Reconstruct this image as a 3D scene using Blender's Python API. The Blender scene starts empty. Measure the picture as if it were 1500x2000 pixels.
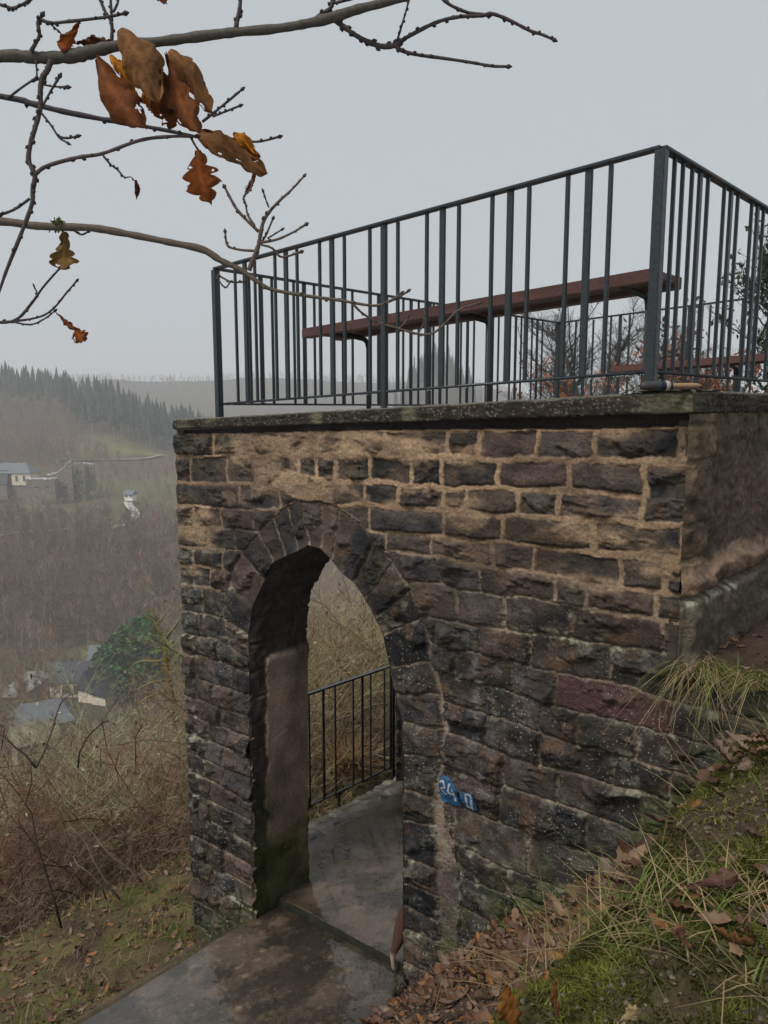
import bpy, bmesh, math, random
import numpy as np
from mathutils import Vector, Matrix, noise as mnoise

# ------------------------------------------------------------------ camera, world, sun
S = bpy.context.scene
COL = S.collection
FPX = 1530.0                       # focal length in photo pixels (photo is 1500 x 2000)
PITCH = math.radians(8.3)
cp, sp = math.cos(PITCH), math.sin(PITCH)
cam_d = bpy.data.cameras.new("camera")
cam = bpy.data.objects.new("camera", cam_d); COL.objects.link(cam)
cam_d.sensor_fit = 'VERTICAL'; cam_d.sensor_height = 24.0
cam_d.lens = 24.0 * FPX / 2000.0
cam_d.clip_start = 0.05; cam_d.clip_end = 6000
cam.location = (0, 0, 0); cam.rotation_euler = (math.radians(90) - PITCH, 0, 0)
S.camera = cam
S.render.resolution_x = 768; S.render.resolution_y = 1024

SUN_EL, SUN_AZ = math.radians(52), math.radians(228)      # azimuth clockwise from +Y
w = bpy.data.worlds.new("World"); S.world = w; w.use_nodes = True
nt = w.node_tree; nt.nodes.clear()
sky = nt.nodes.new('ShaderNodeTexSky'); sky.sky_type = 'NISHITA'; sky.sun_disc = False
sky.sun_elevation = SUN_EL; sky.sun_rotation = SUN_AZ; sky.dust_density = 4.0; sky.air_density = 1.0
hs = nt.nodes.new('ShaderNodeHueSaturation'); hs.inputs['Saturation'].default_value = 0.10
hs.inputs['Value'].default_value = 0.55
mx = nt.nodes.new('ShaderNodeMix'); mx.data_type = 'RGBA'
mx.inputs[0].default_value = 0.86
mx.inputs[7].default_value = (4.50, 4.85, 5.12, 1)      # overcast cloud deck
bg = nt.nodes.new('ShaderNodeBackground'); bg.inputs[1].default_value = 0.068
wo = nt.nodes.new('ShaderNodeOutputWorld')
nt.links.new(sky.outputs[0], hs.inputs['Color']); nt.links.new(hs.outputs[0], mx.inputs[6])
nt.links.new(mx.outputs[2], bg.inputs[0]); nt.links.new(bg.outputs[0], wo.inputs[0])

sd = bpy.data.lights.new("sun", 'SUN'); sd.energy = 1.5; sd.angle = math.radians(16); sd.color = (1.0, 0.955, 0.89)
sun = bpy.data.objects.new("sun", sd); COL.objects.link(sun)
sv = Vector((math.sin(SUN_AZ)*math.cos(SUN_EL), math.cos(SUN_AZ)*math.cos(SUN_EL), math.sin(SUN_EL)))
sun.rotation_euler = sv.to_track_quat('Z', 'Y').to_euler()
S.view_settings.view_transform = 'Standard'; S.view_settings.look = 'None'
S.view_settings.exposure = 0.88;
try: S.cycles.volume_bounces = 2; S.cycles.transparent_max_bounces = 8
except Exception: pass
S.view_settings.use_curve_mapping = False; S.view_settings.gamma = 1.0

# ------------------------------------------------------------------ geometry of the place
AZ = math.radians(47.7)
P0 = np.array([1.365, 3.5])                                  # near corner of the terrace
D2 = np.array([-math.sin(AZ), math.cos(AZ)])                 # along the arched wall, away from the corner
S2 = np.array([math.cos(AZ), math.sin(AZ)])                  # along the side wall / passage, away from the camera
def W(t, w_, z):                                             # wall coordinates -> world
    return np.stack([P0[0]+t*D2[0]+w_*S2[0], P0[1]+t*D2[1]+w_*S2[1], z+0*t], -1)
def Wv(t, w_, z): return Vector((P0[0]+t*D2[0]+w_*S2[0], P0[1]+t*D2[1]+w_*S2[1], z))
def ray(u, v):
    x = (u-750)/FPX; y = -(v-1000)/FPX
    return np.array([x, cp+y*sp, -sp+y*cp])
def at(u, v, Y):                                             # a survey sight: pixel bearing and distance -> place
    r = ray(u, v); return Vector(r*(Y/r[1]))
def tw(x, y): return (x-P0[0])*D2[0]+(y-P0[1])*D2[1], (x-P0[0])*S2[0]+(y-P0[1])*S2[1]
def onw(u, v, w_=0.0):
    r = ray(u, v); k = (P0@S2+w_)/(r[:2]@S2); p = r*k
    return tw(p[0], p[1])[0], p[2]
def wl(pts, w_=0.0): return np.array([onw(u, v, w_) for u, v in pts])

# ------------------------------------------------------------------ helpers
RNG = np.random.default_rng(7); random.seed(7)
def vnoise(x, y, seed=0):
    xi = np.floor(x).astype(np.int64); yi = np.floor(y).astype(np.int64)
    xf = x-xi; yf = y-yi
    u = xf*xf*xf*(xf*(xf*6-15)+10); v = yf*yf*yf*(yf*(yf*6-15)+10)
    def h(a, b):
        n = (a*374761393 + b*668265263 + seed*1442695041) & 0xffffffff
        n = ((n ^ (n >> 13))*1274126177) & 0xffffffff
        n = (n ^ (n >> 16)) & 0xffffffff
        return n/4294967295.0
    a = h(xi, yi); b = h(xi+1, yi); c = h(xi, yi+1); d = h(xi+1, yi+1)
    return (a*(1-u)+b*u)*(1-v)+(c*(1-u)+d*u)*v
def fbm(x, y, oct=4, seed=0, gain=0.5):
    s = 0; a = 1; n = 0
    for i in range(oct):
        s = s+a*vnoise(x*2**i+17.3*i, y*2**i-9.1*i, seed+i); n += a; a *= gain
    return s/n*2-1
def sstep(a, b, x):
    q = np.clip((x-a)/(b-a), 0, 1); return q*q*(3-2*q)
def hash1(i, k=0):
    n = (np.asarray(i).astype(np.int64)*2654435761+k*40503+12345) & 0xffffffff
    n = ((n ^ (n >> 15))*2246822519) & 0xffffffff; n = ((n ^ (n >> 13))*3266489917) & 0xffffffff
    return ((n ^ (n >> 16)) & 0xffffffff)/4294967295.0

def tag(o, label=None, cat=None, group=None, kind=None):
    if label: o["label"] = label
    if cat: o["category"] = cat
    if group: o["group"] = group
    if kind: o["kind"] = kind
    return o
def empty(name, loc, label=None, cat=None, group=None, rz=0):
    o = bpy.data.objects.new(name, None); COL.objects.link(o); o.location = loc; o.rotation_euler.z = rz
    o.empty_display_size = 0.2
    return tag(o, label, cat, group)
def link(name, me, parent=None):
    o = bpy.data.objects.new(name, me); COL.objects.link(o)
    if parent is not None:
        o.parent = parent
        o.matrix_parent_inverse = Matrix.Identity(4)
        o.location = -parent.location if parent.parent is None and tuple(parent.rotation_euler) == (0, 0, 0) else o.location
    return o
def npmesh(name, V, F, mat=None, cols=None, smooth=True):
    V = np.asarray(V, dtype=np.float32).reshape(-1, 3); F = np.asarray(F, dtype=np.int32); k = F.shape[1]
    me = bpy.data.meshes.new(name)
    me.vertices.add(len(V)); me.vertices.foreach_set('co', V.ravel())
    me.loops.add(F.size); me.loops.foreach_set('vertex_index', F.ravel())
    me.polygons.add(len(F)); me.polygons.foreach_set('loop_start', np.arange(0, F.size, k, dtype=np.int32))
    me.polygons.foreach_set('loop_total', np.full(len(F), k, dtype=np.int32))
    me.update(calc_edges=True)
    me.polygons.foreach_set('use_smooth', np.full(len(F), smooth))
    if cols is not None:
        c = np.ones((len(V), 4), dtype=np.float32); c[:, :3] = np.clip(cols, 0, 1)
        ca = me.color_attributes.new('col', 'FLOAT_COLOR', 'POINT'); ca.data.foreach_set('color', c.ravel())
    if mat: me.materials.append(mat)
    return me
def mworld(o):
    m = Matrix.LocRotScale(o.location, o.rotation_euler, o.scale)
    return mworld(o.parent) @ o.matrix_parent_inverse @ m if o.parent else m
def world_obj(name, me, parent=None):
    """object whose mesh is in world coordinates; the parent sits at its thing's base"""
    o = bpy.data.objects.new(name, me); COL.objects.link(o)
    if parent is not None:
        o.parent = parent; o.matrix_parent_inverse = mworld(parent).inverted()
    return o
class MB:
    def __init__(s): s.v = []; s.f = []; s.c = []
    def add(s, V, F, c=None):
        n = len(s.v); s.v += [tuple(map(float, q)) for q in V]; s.f += [tuple(i+n for i in f) for f in F]
        s.c += [c or (1, 1, 1)]*len(V)
    def box(s, c, ax, ay, az, col=None):                    # centre and half-axis vectors
        c, ax, ay, az = map(Vector, (c, ax, ay, az))
        V = [c+i*ax+j*ay+k*az for k in (-1, 1) for j in (-1, 1) for i in (-1, 1)]
        s.add(V, [(0, 2, 3, 1), (4, 5, 7, 6), (0, 1, 5, 4), (2, 6, 7, 3), (0, 4, 6, 2), (1, 3, 7, 5)], col)
    def wbox(s, t0, t1, w0, w1, z0, z1, col=None):          # box aligned with the terrace; z's may be (at t0, at t1)
        z0a, z0b = z0 if isinstance(z0, tuple) else (z0, z0); z1a, z1b = z1 if isinstance(z1, tuple) else (z1, z1)
        V = [Wv(t0, w0, z0a), Wv(t1, w0, z0b), Wv(t0, w1, z0a), Wv(t1, w1, z0b),
             Wv(t0, w0, z1a), Wv(t1, w0, z1b), Wv(t0, w1, z1a), Wv(t1, w1, z1b)]
        s.add(V, [(0, 1, 3, 2), (4, 6, 7, 5), (0, 4, 5, 1), (2, 3, 7, 6), (0, 2, 6, 4), (1, 5, 7, 3)], col)
    def abox(s, x0, x1, y0, y1, z0, z1, col=None):
        s.box(((x0+x1)/2, (y0+y1)/2, (z0+z1)/2), ((x1-x0)/2, 0, 0), (0, (y1-y0)/2, 0), (0, 0, (z1-z0)/2), col)
    def tube(s, P, R, n=6, col=None, cap=True):
        P = [Vector(p) for p in P]
        if not hasattr(R, '__len__'): R = [R]*len(P)
        n0 = len(s.v); up = Vector((0.13, 0.21, 0.97))
        prev = None
        for i, p in enumerate(P):
            d = (P[min(i+1, len(P)-1)]-P[max(i-1, 0)])
            if d.length < 1e-9: d = Vector((0, 0, 1))
            d.normalize()
            a = (prev if prev is not None else up.cross(d))
            a = a - d*a.dot(d)
            if a.length < 1e-4: a = Vector((1, 0, 0)).cross(d)
            a.normalize(); b = d.cross(a); prev = a
            for k in range(n):
                q = 2*math.pi*k/n
                s.v.append(tuple(p+a*(R[i]*math.cos(q))+b*(R[i]*math.sin(q)))); s.c.append(col or (1, 1, 1))
        for i in range(len(P)-1):
            for k in range(n):
                k2 = (k+1) % n
                s.f.append((n0+i*n+k, n0+i*n+k2, n0+(i+1)*n+k2, n0+(i+1)*n+k))
        if cap:
            s.f.append(tuple(n0+k for k in range(n))[::-1]); s.f.append(tuple(n0+(len(P)-1)*n+k for k in range(n)))
    def me(s, name, mat=None, smooth=False, bevel=0):
        m = bpy.data.meshes.new(name); m.from_pydata(s.v, [], s.f); m.update()
        if bevel:
            b = bmesh.new(); b.from_mesh(m)
            bmesh.ops.bevel(b, geom=b.edges[:], offset=bevel, segments=2, affect='EDGES', clamp_overlap=True)
            bmesh.ops.recalc_face_normals(b, faces=b.faces[:]); b.to_mesh(m); b.free()
        else:
            ca = m.color_attributes.new('col', 'FLOAT_COLOR', 'POINT')
            c = np.ones((len(s.v), 4), dtype=np.float32); c[:, :3] = np.array(s.c); ca.data.foreach_set('color', c.ravel())
            b = bmesh.new(); b.from_mesh(m); bmesh.ops.recalc_face_normals(b, faces=b.faces[:]); b.to_mesh(m); b.free()
        if smooth:
            m.polygons.foreach_set('use_smooth', np.full(len(m.polygons), True))
        if mat: m.materials.append(mat)
        return m
    def obj(s, name, mat=None, parent=None, smooth=False, bevel=0):
        return world_obj(name, s.me(name, mat, smooth, bevel), parent)

def segs_mesh(name, A, B, RA, RB, cols, mat):               # many thin three-sided twigs in one mesh
    A = np.asarray(A, float); B = np.asarray(B, float); n = len(A)
    d = B-A; L = np.linalg.norm(d, axis=1, keepdims=True)+1e-9; d = d/L
    up = np.where(np.abs(d[:, 2:3]) > 0.9, np.array([[1., 0, 0]]), np.array([[0, 0, 1.]]))
    a = np.cross(d, up); a /= np.linalg.norm(a, axis=1, keepdims=True)+1e-9; b = np.cross(d, a)
    V = np.zeros((n, 6, 3)); RA = np.asarray(RA)[:, None]; RB = np.asarray(RB)[:, None]
    for k in range(3):
        q = 2*math.pi*k/3; o = a*math.cos(q)+b*math.sin(q)
        V[:, k] = A+o*RA; V[:, 3+k] = B+o*RB
    base = (np.arange(n)*6)[:, None]
    F = np.concatenate([base+np.array([[k, (k+1) % 3, 3+(k+1) % 3, 3+k]]) for k in range(3)], 0)
    C = np.repeat(np.asarray(cols), 6, axis=0)
    return npmesh(name, V.reshape(-1, 3), F, mat, C, smooth=False)

# ------------------------------------------------------------------ materials
def new_mat(name):
    m = bpy.data.materials.new(name); m.use_nodes = True
    t = m.node_tree; b = t.nodes['Principled BSDF']; return m, t, b
def N(t, typ, **kw):
    n = t.nodes.new(typ)
    for k, v in kw.items():
        if k in n.inputs: n.inputs[k].default_value = v
        else: setattr(n, k, v)
    return n
def noise_node(t, scale, detail=4, rough=0.6, coord='Object', vec=None):
    tc = N(t, 'ShaderNodeTexCoord'); n = N(t, 'ShaderNodeTexNoise')
    n.inputs['Scale'].default_value = scale; n.inputs['Detail'].default_value = detail; n.inputs['Roughness'].default_value = rough
    t.links.new(vec or tc.outputs[coord], n.inputs['Vector']); return n
def ramp(t, src, stops):
    r = N(t, 'ShaderNodeValToRGB'); e = r.color_ramp.elements
    while len(e) < len(stops): e.new(0.5)
    for i, (p, c) in enumerate(stops):
        e[i].position = p; e[i].color = (*c, 1) if hasattr(c, '__len__') else (c, c, c, 1)
    t.links.new(src, r.inputs[0]); return r
def bump(t, b, src, strength, dist, prev=None):
    n = N(t, 'ShaderNodeBump'); n.inputs['Strength'].default_value = strength; n.inputs['Distance'].default_value = dist
    t.links.new(src, n.inputs['Height'])
    if prev is not None: t.links.new(prev.outputs[0], n.inputs['Normal'])
    t.links.new(n.outputs[0], b.inputs['Normal']); return n
def mixc(t, fac, a, b, mode='MIX'):
    m = N(t, 'ShaderNodeMix', data_type='RGBA', blend_type=mode)
    for i, s_ in ((0, fac), (6, a), (7, b)):
        if isinstance(s_, (int, float)): m.inputs[i].default_value = s_
        elif isinstance(s_, tuple): m.inputs[i].default_value = (*s_, 1) if len(s_) == 3 else s_
        else: t.links.new(s_, m.inputs[i])
    return m.outputs[2]
def attr_mat(name, rough=0.7, spec=0.3, nscale=40, namt=0.35, bstr=0.4, bdist=0.004, transl=0.0, rr=None, detail=5):
    m, t, b = new_mat(name)
    a = N(t, 'ShaderNodeVertexColor', layer_name='col')
    n = noise_node(t, nscale, detail)
    r = ramp(t, n.outputs[0], [(0.25, 1-namt), (0.75, 1+namt)])
    # values above 1 are clipped in a ramp, so scale afterwards
    r.color_ramp.elements[0].color = (1-namt, 1-namt, 1-namt, 1); r.color_ramp.elements[1].color = (1, 1, 1, 1)
    c = mixc(t, 1.0, a.outputs[0], r.outputs[0], 'MULTIPLY')
    t.links.new(c, b.inputs['Base Color'])
    b.inputs['Roughness'].default_value = rough; b.inputs['Specular IOR Level'].default_value = spec
    if rr:
        q = noise_node(t, rr[0], 3); k = ramp(t, q.outputs[0], [(0.35, rr[1]), (0.65, rr[2])]); t.links.new(k.outputs[0], b.inputs['Roughness'])
    if bstr: bump(t, b, n.outputs[0], bstr, bdist)
    if transl:
        tr = N(t, 'ShaderNodeBsdfTranslucent'); t.links.new(c, tr.inputs[0])
        ms = N(t, 'ShaderNodeMixShader'); ms.inputs[0].default_value = transl
        out = t.nodes['Material Output']; t.links.new(b.outputs[0], ms.inputs[1]); t.links.new(tr.outputs[0], ms.inputs[2])
        t.links.new(ms.outputs[0], out.inputs[0])
    return m
def plain(name, col, rough=0.6, metal=0.0, spec=0.5, nscale=30, namt=0.25, bstr=0.3, bdist=0.003):
    m, t, b = new_mat(name); n = noise_node(t, nscale, 5)
    r = ramp(t, n.outputs[0], [(0.3, tuple(c*(1-namt) for c in col)), (0.7, tuple(min(1, c*(1+namt)) for c in col))])
    t.links.new(r.outputs[0], b.inputs['Base Color'])
    b.inputs['Roughness'].default_value = rough; b.inputs['Metallic'].default_value = metal; b.inputs['Specular IOR Level'].default_value = spec
    if bstr: bump(t, b, n.outputs[0], bstr, bdist)
    return m

# ------------------------------------------------------------------ the arched wall: masonry traced stone by stone
BEDS_R = [wl(p) for p in [
 [(1345,832),(1160,838),(900,838),(750,840),(600,843)], [(1345,902),(1156,898),(930,896),(750,890),(600,890)],
 [(1345,975),(1244,970),(1100,956),(930,954),(714,942),(600,946)], [(1345,1026),(1236,1022),(1080,1010),(930,1004),(878,996),(702,984),(600,992)],
 [(1344,1096),(1140,1076),(980,1060),(870,1046),(730,1038)], [(1340,1164),(1208,1148),(1040,1120),(900,1096),(850,1088),(754,1076)],
 [(1340,1222),(1280,1208),(1140,1184),(1080,1172),(900,1152),(858,1138),(770,1132)],
 [(1340,1282),(1280,1272),(1130,1247),(1000,1230),(870,1212),(798,1198)],
 [(1340,1375),(1300,1365),(1197,1333),(1082,1315),(1000,1290),(870,1265),(820,1252)],
 [(1340,1443),(1233,1417),(1083,1377),(1000,1353),(870,1318)],
 [(1380,1528),(1283,1500),(1200,1473),(1067,1437),(1000,1410),(870,1372)],
 [(1380,1590),(1277,1553),(1190,1530),(1053,1493),(1000,1477),(870,1430)],
 [(1340,1650),(1250,1623),(1093,1573),(1000,1541),(870,1495)],
 [(1283,1705),(1099,1650),(959,1600),(871,1565),(790,1543)],
 [(1280,1790),(1099,1735),(986,1697),(871,1636),(788,1603)],
 [(1280,1830),(1099,1777),(989,1746),(896,1711),(871,1700)],
 [(1280,1920),(967,1807),(898,1771),(871,1760)],
 [(1280,1990),(967,1860),(871,1820)], [(1280,2060),(967,1925),(871,1885)], [(1280,2130),(967,1990),(871,1950)]]]
JR = [[420,494,547,620,686,757,880,940,1052,1164,1330], [376,446,526,585,622,658,724,806,866,974,1112,1262],
 [414,470,548,632,714,782,870,912,1012,1092,1256], [500,724,870,982,1160,1338], [754,846,964,1044,1212,1304],
 [760,858,936,1088,1145,1284], [794,890,986,1116,1296], [850,938,1035,1195], [892,1000,1083,1312], [960,1055,1130,1240],
 [950,1058,1197,1310], [984,1088,1250,1330], [975,1148,1260], [888,1030,1230], [896,988,1110,1180], [895,985,1100], [900,990,1120], [930,1060], [900,1000,1100]]
BEDS_L = [wl(p) for p in [
 [(600,843),(346,846)], [(600,890),(346,892)], [(600,946),(522,946),(346,942)], [(600,992),(530,996),(470,992),(350,988)],
 [(505,1036),(442,1032),(352,1032)], [(462,1076),(354,1068)], [(470,1122),(410,1108),(356,1104)], [(450,1158),(358,1140)],
 [(480,1216),(426,1204),(358,1192)], [(480,1262),(422,1248),(360,1236)], [(479,1310),(426,1288),(362,1274)], [(484,1356),(430,1338),(363,1318)],
 [(484,1398),(408,1372),(365,1358)], [(484,1438),(367,1395)], [(484,1476),(368,1432)], [(486,1520),(370,1470)], [(488,1560),(372,1508)],
 [(498,1606),(374,1546)], [(490,1650),(374,1582)], [(494,1690),(376,1630)], [(495,1735),(380,1674)], [(496,1775),(382,1712)],
 [(496,1830),(386,1760)], [(496,1880),(388,1810)], [(496,1950),(390,1880)], [(496,2020),(390,1960)]]]
JL = [JR[0], JR[1], JR[2], [382,434,494,548], [412,458], [380,438,470], [414,442], [398,440], [390,428], [427], [381,425,470],
 [384,418,455], [404,432,446], [405,453], [385,402,436], [400,438], [413,440], [390,412,455], [398,425,450], [405,440], [392,418,460], [410,430,470], [395,440], [420,460], [400,440]]
VOUS_IN = wl([(490,1290),(488,1240),(497,1180),(520,1134),(536,1098),(560,1086),(584,1076),(606,1064),(628,1070),(650,1092),(670,1118),(694,1136),(716,1168),(736,1205),(752,1240),(766,1304),(776,1354),(790,1410),(791,1470),(791,1543),(790,1603),(791,1675),(791,1722),(790,1768),(791,1815),(791,1880),(791,1960)])
VOUS_OUT = wl([(448,1262),(440,1205),(446,1140),(470,1082),(505,1038),(534,1010),(560,988),(590,978),(628,978),(664,990),(702,1016),(730,1060),(766,1100),(800,1150),(828,1204),(840,1292),(856,1354),(866,1424),(862,1480),(842,1556),(848,1610),(852,1700),(854,1752),(854,1801),(857,1840),(857,1910),(857,1990)])
GRID_START = wl([(828,1204),(846,1292),(862,1354),(872,1424),(868,1480),(862,1540),(866,1600),(886,1650),(892,1700),(893,1780),(893,1880),(893,1990)])
def xinterp(x, P):
    P = P[np.argsort(P[:, 0])]
    y = np.interp(x, P[:, 0], P[:, 1])
    s0 = (P[1, 1]-P[0, 1])/(P[1, 0]-P[0, 0]); s1 = (P[-1, 1]-P[-2, 1])/(P[-1, 0]-P[-2, 0])
    s0 = np.clip(s0, -0.15, 0.15); s1 = np.clip(s1, -0.15, 0.15)
    y = np.where(x < P[0, 0], P[0, 1]+(x-P[0, 0])*s0, y); return np.where(x > P[-1, 0], P[-1, 1]+(x-P[-1, 0])*s1, y)
def pdist(t, z, P):                                          # distance to a polyline
    d = np.full(t.shape, 9.0)
    for a, b in zip(P[:-1], P[1:]):
        ab = b-a; q = np.clip(((t-a[0])*ab[0]+(z-a[1])*ab[1])/(ab@ab), 0, 1)
        d = np.minimum(d, np.hypot(t-a[0]-q*ab[0], z-a[1]-q*ab[1]))
    return d
def joints_t(J, beds, k):
    out = []
    for u in J:
        z0 = None
        v = 900.0
        for _ in range(6):                                   # find the pixel row where this joint meets the course
            t, z = onw(u, v); zz = 0.5*(xinterp(np.array([t]), beds[k])[0]+xinterp(np.array([t]), beds[k+1])[0])
            v += (z-zz)/(4.0/1000)*0.75*1.0 if abs(z-zz) > 1e-3 else 0
        out.append(t)
    return np.array(sorted(out))
JT_R = [joints_t(JR[k], BEDS_R, k) for k in range(len(JR))]
JT_L = [joints_t(JL[k], BEDS_L, k) for k in range(len(JL))]
for k in range(len(JT_R)):                                   # the low wall runs on past the corner under the turf
    JT_R[k] = np.concatenate([[-1.05+0.13*(k % 3), -0.62+0.11*(k % 4), -0.28+0.07*(k % 3)] if k >= 8 else [-9.], JT_R[k]])
ARCH = VOUS_IN
PAL = np.array([[.036,.033,.033],[.046,.038,.036],[.056,.044,.038],[.038,.033,.030],[.044,.041,.034],[.026,.024,.026],[.066,.054,.043],[.066,.044,.037]])
def wallfield(t, z, fine=False):
    t = np.asarray(t, float); z = np.asarray(z, float)
    tq = t+.018*fbm(t*7, z*7, 3, 3)+.008*fbm(t*30, z*30, 3, 4)
    zq = z+.016*fbm(t*6+5, z*8, 3, 5)+.008*fbm(t*26, z*34, 3, 6)
    dist = np.full(t.shape, -1.0); sid = np.zeros(t.shape, np.int64); lt = np.zeros(t.shape); lz = np.zeros(t.shape)
    wv = np.full(t.shape, 1.0)
    for side, (beds, jts, lim) in enumerate(((BEDS_R, JT_R, tq <= 2.45), (BEDS_L, JT_L, tq > 2.45))):
        Z = np.stack([xinterp(tq, b) for b in beds])
        for k in range(len(jts)):
            m = lim & (zq <= Z[k]) & (zq > Z[k+1])
            if not m.any(): continue
            tt = tq[m]; zz = zq[m]; J = np.concatenate([[-12.], jts[k], [9.]])
            j = np.searchsorted(J, tt)-1
            a, b = J[j], J[j+1]
            dh = np.minimum(tt-a, b-tt); dv = np.minimum(Z[k][m]-zz, zz-Z[k+1][m])
            dist[m] = np.minimum(dv, dh)
            # merged tall quoin stone at the corner across two courses
            idd = (1000*side+50*k+j).astype(np.int64)
            if k <= 2: idd = 7000+50*k+np.searchsorted(np.sort(JT_R[k]), tt)
            if side == 0 and k in (1, 2):
                q = (tt < JT_R[k][np.searchsorted(JT_R[k], 0.45)-1 if False else 1]) & (tt > -.3)
                dv2 = (Z[1][m]-zz) if k == 1 else (zz-Z[3][m])
                dist_m = dist[m]; dist_m[q] = np.minimum(dh, dv2)[q]; dist[m] = dist_m; idd[q] = 6999
            sid[m] = idd
            lt[m] = np.where(np.abs(a) < 5, np.where(np.abs(b) < 5, tt-(a+b)/2, 0), 0); lz[m] = zz-(Z[k][m]+Z[k+1][m])/2
    # arch ring and jamb quoins
    dring = pdist(tq, zq, VOUS_OUT)
    ingap = np.zeros(t.shape, bool)
    jt = np.interp(-zq, -VOUS_OUT[14:, 1], VOUS_OUT[14:, 0]); gt = np.interp(-zq, -GRID_START[:, 1], GRID_START[:, 0])
    low = zq < VOUS_OUT[14, 1]
    dgrid = np.where(low, np.where(tq < 2.4, gt-tq, 9), dring)
    dist = np.where(low & (tq < 2.4), np.minimum(dist, dgrid), np.minimum(dist, np.where(zq > -2.2, dring, 9)))
    for i in range(len(VOUS_IN)-1):
        Q = np.array([VOUS_IN[i], VOUS_IN[i+1], VOUS_OUT[i+1], VOUS_OUT[i]]); c = Q.mean(0)
        near = (np.abs(tq-c[0]) < .5) & (np.abs(zq-c[1]) < .5)
        if not near.any(): continue
        tt, zz = tq[near], zq[near]; dm = np.full(tt.shape, 9.0)
        for e in range(4):
            a, b = Q[e], Q[(e+1) % 4]; n = np.array([-(b-a)[1], (b-a)[0]]); n /= np.linalg.norm(n)+1e-9
            if (c-a)@n < 0: n = -n
            q = (tt-a[0])*n[0]+(zz-a[1])*n[1]
            if e == 0: q = q+.04                              # the arris itself is not a joint
            dm = np.minimum(dm, q)
        q = dm > -0.002
        idx = np.where(near)[0] if t.ndim == 1 else None
        sub = np.where(near.ravel())[0][q.ravel()]
        dist.flat[sub] = dm[q]; sid.flat[sub] = 9000+i; lt.flat[sub] = tt[q]-c[0]; lz.flat[sub] = zz[q]-c[1]
    # joints
    upR = sstep(-1.15, -.62, z-.10*(t-1.5)); upL = sstep(3.3, 3.75, t)*sstep(-1.75, -1.25, z)
    upper = np.clip(np.maximum(upR, upL), 0, 1); ring = (sid >= 9000)
    upper = np.where(ring, upper*.15, upper)
    jw = .0062+.0075*upper*(.1+1.8*vnoise(t*3.1, z*4.3, 11)) + .004*(vnoise(t*5, z*5, 12)-.3)
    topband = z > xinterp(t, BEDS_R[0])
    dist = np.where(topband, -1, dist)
    smear = upper*np.clip(2.2*(fbm(t*2.4+3, z*6.5, 4, 21)+.02), 0, 1)
    cent = np.exp(-(((t-2.35)/1.0)**2+((z+.62)/.16)**2)); smear = np.clip(smear+upper*1.3*cent*(fbm(t*5, z*11, 3, 22)+.25), 0, 1)
    e = np.clip((dist-jw)/.020, 0, 1); e = 1-(1-e)**2.2
    stone = sstep(-.002, .004, dist-jw)
    h1 = lambda k: hash1(sid, k)
    prot = .012+.030*h1(1)
    pl = 9.0
    for k in range(7):
        sx = (h1(10+k)-.5)*.62; sz = (h1(20+k)-.5)*.95; o = h1(30+k)*.024
        pl = np.minimum(pl, o+sx*(lt+(h1(40+k)-.5)*.1)+sz*(lz+(h1(50+k)-.5)*.06))
    strat = 1-np.abs(fbm(t*9+h1(3)*9, z*34+h1(4)*9, 3, 31)); strat2 = 1-np.abs(fbm(t*30, z*95, 2, 33))
    rock = 1.25*pl*(.7+.8*h1(5))+.028*fbm(t*8+h1(6)*5, z*14, 3, 35)+.010*strat**4*h1(7)+.003*strat2**2+.006*(1-np.abs(fbm(t*22+h1(9)*3, z*26, 3, 37)))**3+.004*fbm(t*70, z*70, 2, 36)-.010*sstep(.1, .3, fbm(t*15, z*22, 3, 38))
    flat = (h1(8) < .25); rock = np.where(flat, rock*.30, rock)
    hs_ = e*(prot+np.clip(rock, -.02, .055))
    mort = np.where(upper > .3, .004+.012*fbm(t*5, z*9, 3, 41)+.008*upper, -.018)+.004*fbm(t*30, z*45, 3, 42)
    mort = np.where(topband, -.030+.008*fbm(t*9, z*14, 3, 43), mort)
    h = np.where(stone > 0.02, np.maximum(hs_*stone, mort*(1-stone)), mort)
    h = np.where(smear > .05, np.maximum(h, h*(1-smear)+(.022+.008*fbm(t*12, z*26, 3, 44))*smear), h)
    ed = np.clip(1-np.minimum(pdist(t, z, VOUS_IN), np.abs(4.06-t))/.03, 0, 1); h = h*(1-ed*.75)+.018*ed*.75
    cov = np.clip(smear*1.5-.35+.5*(fbm(t*18, z*30, 3, 45)), 0, 1)*np.clip(1.6-h*24, 0, 1)
    mask = np.clip(1-stone+cov, 0, 1)
    # colours
    pi_ = (h1(60)**1.15*len(PAL)).astype(int).clip(0, len(PAL)-1)
    c = PAL[pi_]*(.32+.50*h1(61)+.45*(h1(62) > .86))[..., None]
    n1 = fbm(t*11, z*15, 4, 51)[..., None]; n2 = fbm(t*3, z*3, 3, 52)[..., None]
    c = c*(1+.85*n1)*(1+.45*n2)
    warm = np.clip(fbm(t*4, z*6, 3, 53)*1.8, 0, 1)[..., None]*.55; c = c*(1-warm)+np.array([.068, .046, .030])*warm*(1+.3*n1)
    film = (upper*np.clip(.35+1.3*fbm(t*6, z*9, 4, 57), 0, 1))[..., None]*.45; c = c*(1-film)+np.array([.130, .098, .070])*(1+.5*n1)*film
    rust = np.clip(2.2*fbm(t*8+3, z*10, 4, 58)-.55, 0, 1)[..., None]*.7; c = c*(1-rust)+np.array([.105, .062, .036])*rust
    c = np.where((sid == 404)[..., None], np.array([.068, .036, .032])*(1+.4*n1), c)
    light = np.array([.255, .172, .105]); dark = np.array([.225, .175, .130])
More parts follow.
